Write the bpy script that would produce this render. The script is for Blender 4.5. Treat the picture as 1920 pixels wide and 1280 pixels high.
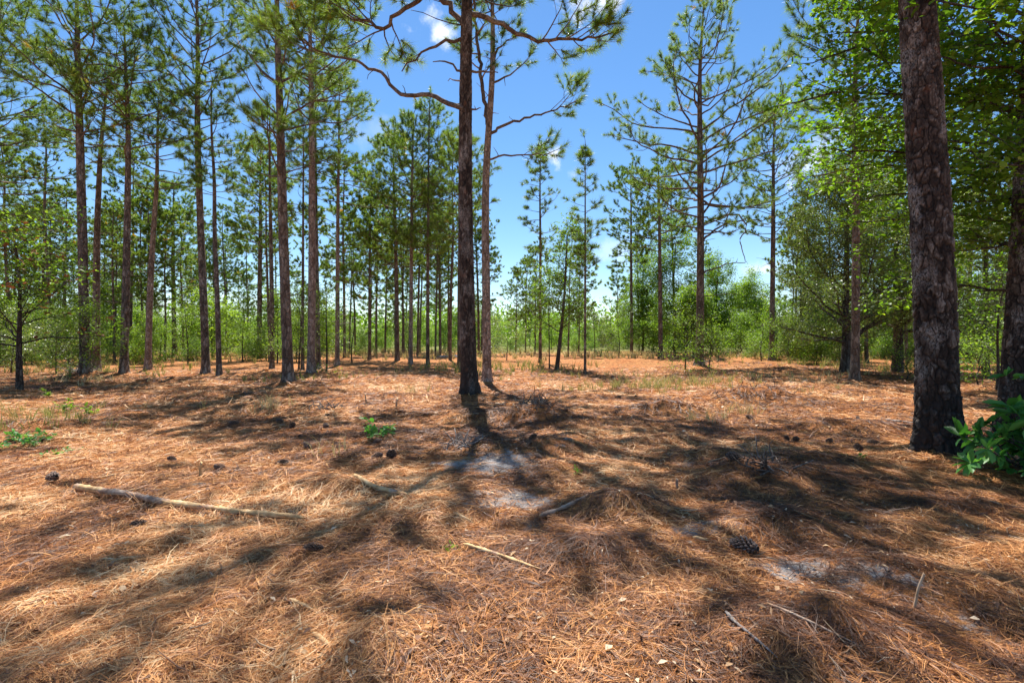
import bpy, math, random
import numpy as np
from mathutils import Vector

D = bpy.data
for o in list(D.objects): D.objects.remove(o, do_unlink=True)
SC = bpy.context.scene
COL = SC.collection
R = math.radians

# ------------------------------------------------------------------ camera
HC, YH, F = 1.5, 634.0, 960.0            # eye height, horizon row, focal length in photo pixels
cam_d = D.cameras.new('camera'); cam = D.objects.new('camera', cam_d); COL.objects.link(cam)
cam_d.lens = 18.0; cam_d.sensor_width = 36.0; cam_d.clip_end = 3000; cam_d.clip_start = 0.05
cam.location = (0, 0, HC); cam.rotation_euler = (R(90) - math.atan((640 - YH) / F), 0, 0)
SC.camera = cam

# ------------------------------------------------------------------ sun and sky
SUN_EL = 64.0
SH = np.array([0.14, -0.99])             # ground direction in which shadows fall
sun_dir = Vector((-SH[0] * math.cos(R(SUN_EL)), -SH[1] * math.cos(R(SUN_EL)), math.sin(R(SUN_EL))))
sl = D.lights.new('sun', 'SUN'); sl.energy = 5.0; sl.angle = R(0.53); sl.color = (1.0, 0.955, 0.89)
so = D.objects.new('sun', sl); COL.objects.link(so)
so.rotation_euler = sun_dir.to_track_quat('Z', 'Y').to_euler(); so.location = (-20, 15, 40)
SC.view_settings.view_transform = 'Standard'; SC.view_settings.look = 'None'
SC.view_settings.exposure = 1.02; SC.view_settings.gamma = 1.0

W = D.worlds.new('World'); SC.world = W; W.use_nodes = True
def build_world():
    nt = W.node_tree; nt.nodes.clear(); N = nt.nodes.new; L = nt.links.new
    out = N('ShaderNodeOutputWorld'); bg = N('ShaderNodeBackground'); bg.inputs[1].default_value = 0.088
    sky = N('ShaderNodeTexSky'); sky.sky_type = 'NISHITA'; sky.sun_disc = False
    sky.sun_elevation = R(SUN_EL); sky.sun_rotation = math.atan2(sun_dir.x, sun_dir.y)
    sky.air_density = 1.0; sky.dust_density = 0.1; sky.ozone_density = 3.0; sky.altitude = 0
    hs = N('ShaderNodeHueSaturation'); hs.inputs['Saturation'].default_value = 1.2
    L(sky.outputs[0], hs.inputs['Color'])
    tc = N('ShaderNodeTexCoord'); nz = N('ShaderNodeTexNoise'); nz.inputs['Scale'].default_value = 16
    nz.inputs['Detail'].default_value = 7; nz.inputs['Roughness'].default_value = 0.6
    L(tc.outputs['Generated'], nz.inputs['Vector'])
    last = None
    # direction (as photo column/row), half width, half height in radians, strength
    for (px, py, rx, rz, s) in [(1035, 292, .040, .030, 1.0), (822, 62, .050, .036, .8), (1095, 22, .060, .040, .9),
                                (1150, 8, .030, .022, .6), (1420, 505, .075, .022, .55), (1150, 470, .08, .04, .25),
                                (1075, 330, .025, .02, .3), (1560, 300, .10, .07, .6), (300, 560, .3, .03, .3), (700, 250, .14, .03, .12)]:
        c = Vector(((px - 960) / F, 1, (YH - py) / F)).normalized()
        sb = N('ShaderNodeVectorMath'); sb.operation = 'SUBTRACT'; sb.inputs[1].default_value = c; L(tc.outputs['Generated'], sb.inputs[0])
        ml = N('ShaderNodeVectorMath'); ml.operation = 'MULTIPLY'; ml.inputs[1].default_value = (1 / rx, 1 / rx, 1 / rz); L(sb.outputs[0], ml.inputs[0])
        ln = N('ShaderNodeVectorMath'); ln.operation = 'LENGTH'; L(ml.outputs[0], ln.inputs[0])
        m1 = N('ShaderNodeMath'); m1.operation = 'SUBTRACT'; m1.inputs[0].default_value = 0.45; L(ln.outputs['Value'], m1.inputs[1])
        m2 = N('ShaderNodeMath'); m2.operation = 'MULTIPLY_ADD'; m2.inputs[1].default_value = 3.2; L(nz.outputs['Fac'], m2.inputs[0]); 
        a = N('ShaderNodeMath'); a.operation = 'SUBTRACT'; a.inputs[1].default_value = 1.3; L(m1.outputs[0], a.inputs[0]); L(a.outputs[0], m2.inputs[2])
        mr = N('ShaderNodeMapRange'); mr.interpolation_type = 'SMOOTHSTEP'; mr.inputs['From Max'].default_value = 0.9; mr.inputs['To Max'].default_value = s
        L(m2.outputs[0], mr.inputs['Value'])
        if last is None: last = mr.outputs[0]
        else:
            mx = N('ShaderNodeMath'); mx.operation = 'MAXIMUM'; L(last, mx.inputs[0]); L(mr.outputs[0], mx.inputs[1]); last = mx.outputs[0]
    mix = N('ShaderNodeMix'); mix.data_type = 'RGBA'; L(last, mix.inputs['Factor']); L(hs.outputs[0], mix.inputs['A'])
    mix.inputs['B'].default_value = (8.4, 8.5, 8.8, 1); L(mix.outputs['Result'], bg.inputs[0]); L(bg.outputs[0], out.inputs[0])
build_world()

# ------------------------------------------------------------------ helpers
def at(px, py, d, gz=0.0):
    """a photo pixel at depth d (metres in front of the camera) as a world point"""
    return np.array([(px - 960) / F * d, d, HC - (py - YH) / F * d])
def gd(py): return HC * F / (py - YH)      # depth of the ground seen at row py

def _h(i, j, s):
    n = (i * 374761393 + j * 668265263 + s * 1442695041) & 0xFFFFFFFF
    n = ((n ^ (n >> 13)) * 1274126177) & 0xFFFFFFFF
    return ((n ^ (n >> 16)) & 0xFFFF) / 65535.0
def vn(x, y, s=0):
    x = np.asarray(x, float); y = np.asarray(y, float)
    i = np.floor(x).astype(np.int64); j = np.floor(y).astype(np.int64); u = x - i; v = y - j
    u = u * u * (3 - 2 * u); v = v * v * (3 - 2 * v)
    a, b, c, d = _h(i, j, s), _h(i + 1, j, s), _h(i, j + 1, s), _h(i + 1, j + 1, s)
    return (a * (1 - u) + b * u) * (1 - v) + (c * (1 - u) + d * u) * v * 1.0
def fbm(x, y, s=0, o=4):
    t = 0; a = .5; f = 1.
    for k in range(o): t = t + a * (vn(x * f, y * f, s + k) - .5); a *= .5; f *= 2.03
    return t
MOUNDS = []                                # x, y, rx, ry, height
def mound(px, py, rx, ry, h):
    d = gd(py); MOUNDS.append(((px - 960) / F * d, d, rx, ry, h))
for a in [(1250, 775, .75, .35, .22), (1412, 752, 1.3, .55, .33), (1000, 790, 1.0, .6, .22), (1420, 905, .55, .4, .15), (1440, 1000, .5, .35, .12),
          (640, 930, .3, .2, .08), (1160, 970, .35, .3, .12), (560, 775, .6, .3, .12), (340, 712, 2.0, .8, .15), (880, 790, .5, .4, .1),
          (470, 700, 1.5, .8, .15), (1180, 685, 3, .9, .3), (1330, 682, 2, .9, .28), (1500, 700, 3.0, 1.2, .2), (1620, 712, 1.6, .6, .12), (1680, 760, .5, .3, .12),
          (700, 1230, .3, .2, .03), (1480, 1210, .5, .35, .05), (1100, 1050, .4, .25, .07), (1620, 1090, .4, .3, .08), (1440, 690, 2.4, .7, .2), (1330, 860, .5, .3, .09), (1560, 800, .9, .4, .12), (1250, 830, .5, .3, .08),
          (700, 715, 1.5, .6, .15), (720, 745, 1.2, .4, .1), (1520, 870, .6, .4, .1), (90, 800, .9, .4, .12), (1010, 700, 1.5, .6, .1), (860, 672, 2.0, .8, .22)]:
    mound(*a)
for (bx, by, rr_, hh_) in [(880, 745, .55, .10), (913, 714, .5, .08), (541, 722, .5, .10), (1760, 860, .55, .10), (1908, 826, .55, .10), (1603, 721, .5, .10), (1312, 692, .7, .14), (232, 703, .6, .10), (386, 699, .6, .10), (160, 706, .9, .18), (277, 694, .5, .1), (583, 702, .8, .14)]:
    mound(bx, by, rr_, rr_, hh_)
_r = random.Random(21)
for _i in range(70):
    _y = 2.2 * (22 / 2.2) ** _r.random(); _x = (_r.random() * 2 - 1) * (1.0 * _y); _q = _r.uniform(.12, .34) * (1 + _y / 16); MOUNDS.append((_x, _y, _q * _r.uniform(1, 1.8), _q, _r.uniform(.03, .085) * min(1.6, .15 + _y / 9)))
def hgt(x, y):
    x = np.asarray(x, float); y = np.asarray(y, float)
    z = .35 * fbm(x * .09 + 3, y * .09, 1, 3) + .13 * fbm(x * .6, y * .6, 7, 3) + .10 * np.abs(fbm(x * 1.9, y * 1.9, 11, 4))
    near = np.exp(-(x * x + y * y) / 40.); z = z * (1 - .5 * near)
    sh = z.shape; x = x.ravel(); y = y.ravel(); add = np.zeros(x.size); mod = 1 + .5 * (vn(x * 5, y * 5, 31) - .5) if x.size > 1 else None
    for (mx, my, rx, ry, h) in MOUNDS:
        i = np.nonzero((np.abs(x - mx) < 2.6 * rx) & (np.abs(y - my) < 2.6 * ry))[0]
        if len(i):
            q = ((x[i] - mx) / rx) ** 2 + ((y[i] - my) / ry) ** 2
            add[i] += h * np.exp(-q) * (mod[i] if mod is not None else 1 + .5 * (vn(x[i] * 5, y[i] * 5, 31) - .5))
    return z + add.reshape(sh)
def gz(x, y): return float(hgt(np.array([x]), np.array([y]))[0])

def mesh_np(name, V, F4=None, F3=None, mat=None, smooth=False, attr=None, parent=None, loc=(0, 0, 0)):
    """ONE mesh object from numpy arrays of quads / triangles; attr = per-vertex float 'tint'"""
    me = D.meshes.new(name)
    F4 = np.zeros((0, 4), int) if F4 is None else np.asarray(F4, int).reshape(-1, 4)
    F3 = np.zeros((0, 3), int) if F3 is None else np.asarray(F3, int).reshape(-1, 3)
    V = np.asarray(V, np.float32)
    me.vertices.add(len(V)); me.vertices.foreach_set('co', V.ravel())
    nl = F4.size + F3.size; me.loops.add(nl)
    me.loops.foreach_set('vertex_index', np.concatenate([F4.ravel(), F3.ravel()]).astype(np.int32))
    npoly = len(F4) + len(F3); me.polygons.add(npoly)
    st = np.concatenate([np.arange(len(F4)) * 4, F4.size + np.arange(len(F3)) * 3]).astype(np.int32)
    me.polygons.foreach_set('loop_start', st)
    if smooth: me.polygons.foreach_set('use_smooth', np.ones(npoly, bool))
    if attr is not None:
        a = me.attributes.new('tint', 'FLOAT', 'POINT'); a.data.foreach_set('value', np.asarray(attr, np.float32))
    me.update(calc_edges=True)
    if mat: me.materials.append(mat)
    ob = D.objects.new(name, me); COL.objects.link(ob); ob.location = loc
    if parent: ob.parent = parent
    return ob

class Geo:
    def __init__(s): s.V = []; s.Q = []; s.T = []; s.A = []; s.n = 0
    def add(s, V, Q=None, T=None, A=None):
        V = np.asarray(V, float).reshape(-1, 3)
        if Q is not None and len(Q): s.Q.append(np.asarray(Q, int).reshape(-1, 4) + s.n)
        if T is not None and len(T): s.T.append(np.asarray(T, int).reshape(-1, 3) + s.n)
        s.V.append(V); s.A.append(np.zeros(len(V)) + (0.5 if A is None else A)); s.n += len(V)
    def tube(s, P, Rr, k=6, A=None, cap=True):
        P = np.asarray(P, float); Rr = np.asarray(Rr, float); n = len(P)
        T = np.gradient(P, axis=0); T /= np.linalg.norm(T, axis=1)[:, None] + 1e-9
        ref = np.array([0, 0, 1.]) if abs(T[:, 2]).mean() < .8 else np.array([1., 0, 0])
        U = np.cross(T, ref); U /= np.linalg.norm(U, axis=1)[:, None] + 1e-9; Vv = np.cross(T, U)
        a = np.arange(k) * 2 * math.pi / k
        ring = P[:, None, :] + Rr[:, None, None] * (np.cos(a)[None, :, None] * U[:, None, :] + np.sin(a)[None, :, None] * Vv[:, None, :])
        i = np.arange(n - 1)[:, None] * k; j = np.arange(k)[None, :]; j2 = (j + 1) % k
        q = np.stack([i + j, i + j2, i + k + j2, i + k + j], -1).reshape(-1, 4)
        t = [[(n - 1) * k, (n - 1) * k + m, (n - 1) * k + m + 1] for m in range(1, k - 1)] if cap else None
        s.add(ring.reshape(-1, 3), q, t, A)
    def build(s, name, mat, parent=None, smooth=False, tint=True, loc=(0, 0, 0)):
        V = np.concatenate(s.V) if s.V else np.zeros((0, 3))
        return mesh_np(name, V, np.concatenate(s.Q) if s.Q else None, np.concatenate(s.T) if s.T else None, mat, smooth,
                       np.concatenate(s.A) if tint and s.A else None, parent, loc)

def tag(o, label=None, cat=None, group=None, kind=None):
    if label: o['label'] = label
    if cat: o['category'] = cat
    if group: o['group'] = group
    if kind: o['kind'] = kind
    return o
def empty(name, loc=(0, 0, 0), rz=0):
    o = D.objects.new(name, None); COL.objects.link(o); o.location = loc; o.rotation_euler = (0, 0, rz); o.empty_display_size = .2
    return o
def copy_tree(root, loc, rz=0, sc=1.0):
    r = root.copy(); COL.objects.link(r); r.location = loc; r.rotation_euler = (0, 0, rz)
    r.scale = (sc, sc, sc) if not hasattr(sc, '__len__') else sc
    for ch in list(root.children):
        c = ch.copy(); COL.objects.link(c); c.parent = r
        for g in ch.children:
            d = g.copy(); COL.objects.link(d); d.parent = c
    return r

# ------------------------------------------------------------------ materials
class M:
    def __init__(s, name):
        s.m = D.materials.new(name); s.m.use_nodes = True; s.nt = s.m.node_tree
        s.b = s.nt.nodes['Principled BSDF']; s.out = s.nt.nodes['Material Output']
    def N(s, t, **kw):
        n = s.nt.nodes.new(t)
        for k, v in kw.items(): setattr(n, k, v)
        return n
    def L(s, a, b): s.nt.links.new(a, b)
    def coord(s, scale=(1, 1, 1)):
        tc = s.N('ShaderNodeTexCoord'); mp = s.N('ShaderNodeMapping'); mp.inputs['Scale'].default_value = scale
        s.L(tc.outputs['Object'], mp.inputs['Vector']); return mp.outputs[0]
    def noise(s, vec, scale, detail=4, rough=.55, dist=0):
        n = s.N('ShaderNodeTexNoise'); n.inputs['Scale'].default_value = scale; n.inputs['Detail'].default_value = detail
        n.inputs['Roughness'].default_value = rough; n.inputs['Distortion'].default_value = dist
        s.L(vec, n.inputs['Vector']); return n.outputs['Fac']
    def ramp(s, fac, stops):
        r = s.N('ShaderNodeValToRGB'); e = r.color_ramp.elements
        while len(e) < len(stops): e.new(.5)
        for i, (p, c) in enumerate(stops): e[i].position = p; e[i].color = tuple(c) + (1,)
        s.L(fac, r.inputs[0]); return r.outputs[0]
    def mix(s, fac, a, b, blend='MIX'):
        n = s.N('ShaderNodeMix', data_type='RGBA', blend_type=blend)
        for v, k in ((fac, 'Factor'), (a, 'A'), (b, 'B')):
            if isinstance(v, (int, float)): n.inputs[k].default_value = v
            elif isinstance(v, tuple): n.inputs[k].default_value = v + (1,)
            else: s.L(v, n.inputs[k])
        return n.outputs['Result']
    def math(s, op, a, b=None, c=None):
        n = s.N('ShaderNodeMath', operation=op)
        for i, v in enumerate((a, b, c)):
            if v is None: continue
            if isinstance(v, (int, float)): n.inputs[i].default_value = v
            else: s.L(v, n.inputs[i])
        return n.outputs[0]
    def mr(s, v, a, b, c=0, d=1):
        n = s.N('ShaderNodeMapRange'); s.L(v, n.inputs[0])
        for i, x in enumerate((a, b, c, d)): n.inputs[i + 1].default_value = x
        return n.outputs[0]
    def bump(s, h, strength, dist=.02):
        n = s.N('ShaderNodeBump'); n.inputs['Strength'].default_value = strength; n.inputs['Distance'].default_value = dist
        s.L(h, n.inputs['Height']); s.L(n.outputs[0], s.b.inputs['Normal'])
    def tint(s):
        a = s.N('ShaderNodeAttribute'); a.attribute_name = 'tint'; return a.outputs['Fac']
    def rnd(s): return s.N('ShaderNodeObjectInfo').outputs['Random']

def leaf_mat(name, stops, trans=.35, rough=.5, spec=.35, tsat=(1.25, 1.3, .5)):
    m = M(name); t = m.tint()
    v = m.math('ADD', t, m.math('MULTIPLY', m.math('SUBTRACT', m.rnd(), .5), .16))
    c = m.ramp(v, stops); m.L(c, m.b.inputs['Base Color'])
    m.b.inputs['Roughness'].default_value = rough; m.b.inputs['Specular IOR Level'].default_value = spec
    tr = m.N('ShaderNodeBsdfTranslucent'); m.L(m.mix(1.0, c, tsat, 'MULTIPLY'), tr.inputs[0])
    mx = m.N('ShaderNodeMixShader'); mx.inputs[0].default_value = trans
    m.L(m.b.outputs[0], mx.inputs[1]); m.L(tr.outputs[0], mx.inputs[2]); m.L(mx.outputs[0], m.out.inputs[0])
    return m.m
def bark_mat(name, cols, plate=9.0, zs=.38, fiss=.10, bump=.9, dist=.03, rough=.9, foot_dark=0.0):
    m = M(name); v = m.coord((1, 1, zs)); nz = m.noise(v, 3.5, 5, .6)
    vd = m.N('ShaderNodeVectorMath', operation='MULTIPLY_ADD')
    nn = m.N('ShaderNodeTexNoise'); nn.inputs['Scale'].default_value = 7; nn.inputs['Detail'].default_value = 4; m.L(v, nn.inputs['Vector'])
    m.L(nn.outputs['Color'], vd.inputs[0]); vd.inputs[1].default_value = (.17, .17, .12); m.L(v, vd.inputs[2])
    vo = m.N('ShaderNodeTexVoronoi', feature='DISTANCE_TO_EDGE'); vo.inputs['Scale'].default_value = plate; m.L(vd.outputs[0], vo.inputs['Vector'])
    vc = m.N('ShaderNodeTexVoronoi', feature='F1'); vc.inputs['Scale'].default_value = plate; m.L(vd.outputs[0], vc.inputs['Vector'])
    sep = m.N('ShaderNodeSeparateColor'); m.L(vc.outputs['Color'], sep.inputs[0])
    fine = m.noise(v, 45, 4, .65)
    k = m.math('ADD', m.math('MULTIPLY', sep.outputs[0], .35), m.math('MULTIPLY', nz, .75)); k = m.math('ADD', k, m.math('MULTIPLY', m.math('SUBTRACT', fine, .5), .7))
    c = m.ramp(k, cols); edge = m.mr(vo.outputs[0], 0, fiss)
    edge = m.math('MAXIMUM', edge, m.mr(m.noise(v, 9, 3), .42, .62)); c = m.mix(edge, tuple(x * .55 for x in cols[0][1]), c)
    # lichen grey patches
    lp = m.mr(m.noise(v, 2.2, 3, .5), .56, .66, 0, .55); lp = m.math('MULTIPLY', lp, m.mr(fine, .4, .6))
    c = m.mix(lp, c, (.42, .405, .35))
    c = m.mix(m.mr(m.rnd(), 0, 1, 0, .35), c, (.12, .085, .065))
    if foot_dark:
        tc = m.N('ShaderNodeTexCoord'); sx = m.N('ShaderNodeSeparateXYZ'); m.L(tc.outputs['Object'], sx.inputs[0])
        zz = m.math('ADD', sx.outputs['Z'], m.math('MULTIPLY', m.math('SUBTRACT', nz, .5), 1.5))
        c = m.mix(m.mr(zz, .2, 1.5 * foot_dark, .85, 0), c, (.022, .018, .016))  # colour gets darker towards the trunk foot
    m.L(c, m.b.inputs['Base Color']); m.b.inputs['Roughness'].default_value = rough; m.b.inputs['Specular IOR Level'].default_value = .25
    h = m.math('ADD', m.mr(vo.outputs[0], 0, fiss * 1.6), m.math('MULTIPLY', fine, .55))
    m.bump(h, bump, dist)
    return m.m

MAT = {}
def plate_bark(name, cols, foot_dark=1.0):
    m = M(name); v = m.coord((1, 1, .5)); t = m.tint(); n = m.noise(v, 5, 5, .6); f = m.noise(v, 60, 4, .7)
    k = m.math('ADD', t, m.math('MULTIPLY', m.math('SUBTRACT', f, .5), .55)); k = m.math('ADD', k, m.math('MULTIPLY', m.math('SUBTRACT', n, .5), .5))
    c = m.ramp(k, cols)
    lp = m.math('MULTIPLY', m.mr(m.noise(v, 2.6, 4, .6), .52, .64, 0, .75), m.mr(f, .42, .58)); c = m.mix(lp, c, (.40, .375, .34))
    c = m.mix(m.mr(m.noise(v, 6.3, 4, .6), .62, .68, 0, .4), c, (.20, .085, .045))
    tc = m.N('ShaderNodeTexCoord'); sx = m.N('ShaderNodeSeparateXYZ'); m.L(tc.outputs['Object'], sx.inputs[0])
    zz = m.math('ADD', sx.outputs['Z'], m.math('MULTIPLY', m.math('SUBTRACT', n, .5), 2.2))
    c = m.mix(m.mr(zz, .1, 1.5 * foot_dark, .8, 0), c, (.030, .024, .021))  # darker bark colour low on the trunk, fading out upwards
    m.L(c, m.b.inputs['Base Color']); m.b.inputs['Roughness'].default_value = .88; m.b.inputs['Specular IOR Level'].default_value = .3
    m.bump(m.math('ADD', f, m.noise(v, 20, 4, .6)), .9, .012); return m.m
MAT['plate'] = plate_bark('flaky_pine_bark', [(.05, (.013, .010, .008)), (.35, (.048, .034, .026)), (.6, (.10, .075, .058)), (.95, (.30, .265, .225))])
MAT['bark'] = bark_mat('pine_bark', [(.25, (.05, .036, .03)), (.45, (.12, .094, .072)), (.62, (.22, .18, .145)), (.85, (.41, .37, .32))], 11, .42)
MAT['bark_pale'] = bark_mat('pale_pine_bark', [(.25, (.10, .07, .055)), (.42, (.24, .185, .15)), (.6, (.36, .30, .26)), (.85, (.50, .45, .41))], 13, .42)
MAT['bark_near'] = bark_mat('rugged_pine_bark', [(.28, (.05, .028, .022)), (.45, (.125, .07, .052)), (.6, (.19, .12, .095)), (.85, (.33, .26, .23))], 8, .35, .12, 1.0, .03, foot_dark=1.0)
MAT['bark_dark'] = bark_mat('dark_oak_bark', [(.25, (.03, .022, .018)), (.5, (.075, .058, .046)), (.8, (.17, .15, .13))], 18, .3)
MAT['twig'] = bark_mat('branch_bark', [(.2, (.042, .033, .028)), (.5, (.105, .084, .070)), (.8, (.24, .205, .18))], 22, .6, .1, .5, .01)
MAT['dead'] = bark_mat('dead_grey_wood', [(.2, (.16, .13, .115)), (.5, (.30, .26, .235)), (.8, (.46, .42, .39))], 20, .5, .08, .5, .01)
MAT['needle'] = leaf_mat('pine_needles', [(0, (.055, .105, .030)), (.4, (.125, .20, .045)), (.75, (.23, .31, .075)), (.93, (.35, .38, .09)), (1, (.44, .25, .06))], .58, .40, .5)
MAT['oak'] = leaf_mat('oak_leaves', [(0, (.045, .10, .014)), (.5, (.11, .21, .028)), (.85, (.20, .33, .045)), (1, (.30, .34, .07))], .55, .45, .35, (1.4, 1.5, .35))
MAT['shrub'] = leaf_mat('shrub_leaves', [(0, (.065, .13, .022)), (.5, (.15, .26, .035)), (1, (.30, .42, .06))], .55, .5)
MAT['olive'] = leaf_mat('small_evergreen_leaves', [(0, (.055, .092, .030)), (.5, (.145, .20, .06)), (1, (.29, .33, .13))], .5, .38, .5)
MAT['glossy'] = leaf_mat('glossy_leaves', [(0, (.05, .17, .035)), (.5, (.12, .33, .075)), (1, (.22, .44, .13))], .45, .42, .4)
MAT['dry'] = leaf_mat('dry_leaves', [(0, (.16, .055, .022)), (.5, (.32, .13, .05)), (1, (.45, .27, .12))], .25, .6, .2, (1.1, 1, .9))
MAT['grass'] = leaf_mat('grass_blades', [(0, (.10, .16, .03)), (.4, (.27, .29, .085)), (.7, (.46, .38, .17)), (1, (.55, .44, .26))], .3, .6, .2, (1.1, 1.1, .8))
MAT['straw'] = leaf_mat('pine_straw', [(0, (.085, .036, .020)), (.25, (.28, .105, .034)), (.5, (.57, .245, .072)), (.75, (.75, .39, .145)), (1, (.76, .56, .31))], .12, .5, .35, (1.1, 1, .9))
MAT['chip'] = leaf_mat('bark_chips', [(0, (.10, .05, .032)), (.45, (.28, .145, .08)), (.8, (.46, .29, .15)), (1, (.56, .43, .29))], .05, .7, .2, (1, 1, 1))
def wood_mat():
    m = M('peeled_wood'); v = m.coord((1, 1, 1)); n = m.noise(v, 14, 5, .6); n2 = m.noise(v, 3.4, 3, .5); t = m.tint()
    c = m.ramp(n, [(.3, (.36, .19, .07)), (.5, (.56, .35, .15)), (.7, (.68, .50, .27))])
    b = m.ramp(n, [(.3, (.20, .11, .065)), (.5, (.40, .25, .16)), (.7, (.58, .44, .32))])
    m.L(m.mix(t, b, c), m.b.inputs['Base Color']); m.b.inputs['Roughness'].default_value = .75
    m.bump(n, .6, .01); return m.m
MAT['wood'] = wood_mat()
def cone_mat():
    m = M('pine_cone'); v = m.coord((1, 1, 1)); n = m.noise(v, 30, 3); t = m.tint()
    c = m.mix(t, (.035, .022, .017), (.20, .13, .095)); m.L(m.mix(m.mr(n, .4, .7, 0, .4), c, (.28, .22, .19)), m.b.inputs['Base Color'])
    m.b.inputs['Roughness'].default_value = .8; return m.m
MAT['cone'] = cone_mat()
def ground_mat():
    m = M('pine_straw_ground'); v = m.coord()
    d1 = m.noise(v, .9, 6, .62); d2 = m.noise(v, 7, 6, .7, .6); d3 = m.noise(v, 38, 4, .7, 1.2)
    vs = m.coord((10, 40, 10)); s1 = m.noise(vs, 2.2, 3, .6, 1.5)
    vs2 = m.coord((42, 12, 10)); s2 = m.noise(vs2, 1.7, 3, .6, 1.5)
    k = m.math('ADD', m.math('MULTIPLY', d2, .45), m.math('MULTIPLY', d3, .30)); k = m.math('ADD', k, m.math('MULTIPLY', m.math('MAXIMUM', s1, s2), .30))
    c = m.ramp(k, [(.36, (.055, .024, .014)), (.47, (.22, .088, .034)), (.56, (.46, .21, .075)), (.70, (.66, .38, .16))])
    # broad patches of redder / paler / greyer litter
    c = m.mix(m.mr(d1, .42, .62, 0, .55), c, m.mix(1.0, c, (1.12, .78, .62), 'MULTIPLY'))
    c = m.mix(m.mr(m.noise(v, .35, 4), .5, .68, 0, .45), c, m.mix(1.0, c, (1.05, 1.12, 1.2), 'MULTIPLY'))
    # pale sand showing through
    t = m.tint(); sn = m.noise(v, 4.2, 8, .75); sm = m.mr(m.math('ADD', t, m.math('MULTIPLY', m.math('SUBTRACT', sn, .5), 2.2)), .50, .74)
    sand = m.ramp(d3, [(.3, (.24, .20, .18)), (.6, (.50, .46, .43)), (.8, (.66, .63, .60))])
    c = m.mix(sm, c, sand)
    # far beyond the clearing: grass and fern between the trees
    ge = m.N('ShaderNodeNewGeometry'); sx = m.N('ShaderNodeSeparateXYZ'); m.L(ge.outputs['Position'], sx.inputs[0])
    yy = m.math('ADD', sx.outputs['Y'], m.math('MULTIPLY', m.math('SUBTRACT', m.noise(v, .12, 4), .5), 30))
    c = m.mix(m.mr(yy, 44, 58, 0, .85), c, m.ramp(d2, [(.35, (.08, .11, .03)), (.55, (.16, .20, .055)), (.75, (.28, .25, .11))]))
    m.L(c, m.b.inputs['Base Color']); m.b.inputs['Roughness'].default_value = .9; m.b.inputs['Specular IOR Level'].default_value = .15
    h = m.math('ADD', m.math('MULTIPLY', d2, 1.2), m.math('ADD', m.math('MULTIPLY', d3, .6), m.math('MULTIPLY', m.math('MAXIMUM', s1, s2), .5)))
    m.bump(h, 1.0, .05); return m.m
MAT['ground'] = ground_mat()

# ------------------------------------------------------------------ ground
SAND = [(930, 880, .8, .6, 1.0), (950, 950, .5, .45, .95), (1000, 1000, .25, .2, .6), (870, 1000, .2, .15, .5), (1050, 840, .35, .8, .55), (1490, 1085, .4, .3, .7), (1610, 1110, .5, .25, .62), (1320, 1010, .35, .25, .7),
        (375, 916, .15, .1, .8), (1205, 762, .4, .2, 1.0), (1315, 855, .25, .12, .9), (1720, 760, .9, .3, .55), (1760, 1020, .8, .5, .5), (1850, 1190, .8, .5, .45), (1290, 880, .7, .4, .5),
        (60, 760, .5, .3, .4), (350, 820, .5, .2, .45), (840, 672, 2.5, .8, .9), (590, 665, 2, 1.0, .6), (1320, 690, 1.6, .5, .4), (130, 665, 2, .6, .4), (1340, 800, .8, .3, .35), (1520, 1180, .4, .2, .4), (480, 1110, .3, .15, .35), (1130, 690, 2.2, .7, .4)]
def sand(x, y):
    t = np.zeros_like(x)
    for (px, py, rx, ry, s) in SAND:
        d = gd(py); X = (px - 960) / F * d
        t = np.maximum(t, s * np.exp(-((x - X) / rx) ** 2 - ((y - d) / ry) ** 2))
    return t
def build_ground():
    # radial sheet: fine near the camera, coarse towards the horizon
    rr = [0.0]; r = .5
    while r < 1600: rr.append(r); r *= 1.0 + (.013 if r < 45 else .05)
    rr = np.array(rr[1:]); na = 720
    a = np.arange(na) * 2 * math.pi / na
    # front sector gets most of the columns
    a = np.sort(np.concatenate([np.linspace(R(35), R(145), 560, endpoint=False), np.linspace(R(145), R(395), 120, endpoint=False)])); na = len(a)
    X = rr[:, None] * np.cos(a); Y = rr[:, None] * np.sin(a); Z = hgt(X.ravel(), Y.ravel()).reshape(X.shape)
    fade = np.clip((rr - 80) / 100, 0, 1)[:, None]; Z = Z * (1 - fade)
    V = np.stack([X, Y, Z], -1).reshape(-1, 3)
    i = np.arange(len(rr) - 1)[:, None] * na; j = np.arange(na)[None, :]; j2 = (j + 1) % na
    Q = np.stack([i + j, i + na + j, i + na + j2, i + j2], -1).reshape(-1, 4)
    c = len(V); V = np.vstack([V, [[0, 0, gz(0, 0)]]]); T = [[c, k, (k + 1) % na] for k in range(na)]
    tint = sand(V[:, 0], V[:, 1])
    o = mesh_np('ground', V, Q, T, MAT['ground'], True, tint); tag(o, kind='structure'); return o
build_ground()

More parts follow.
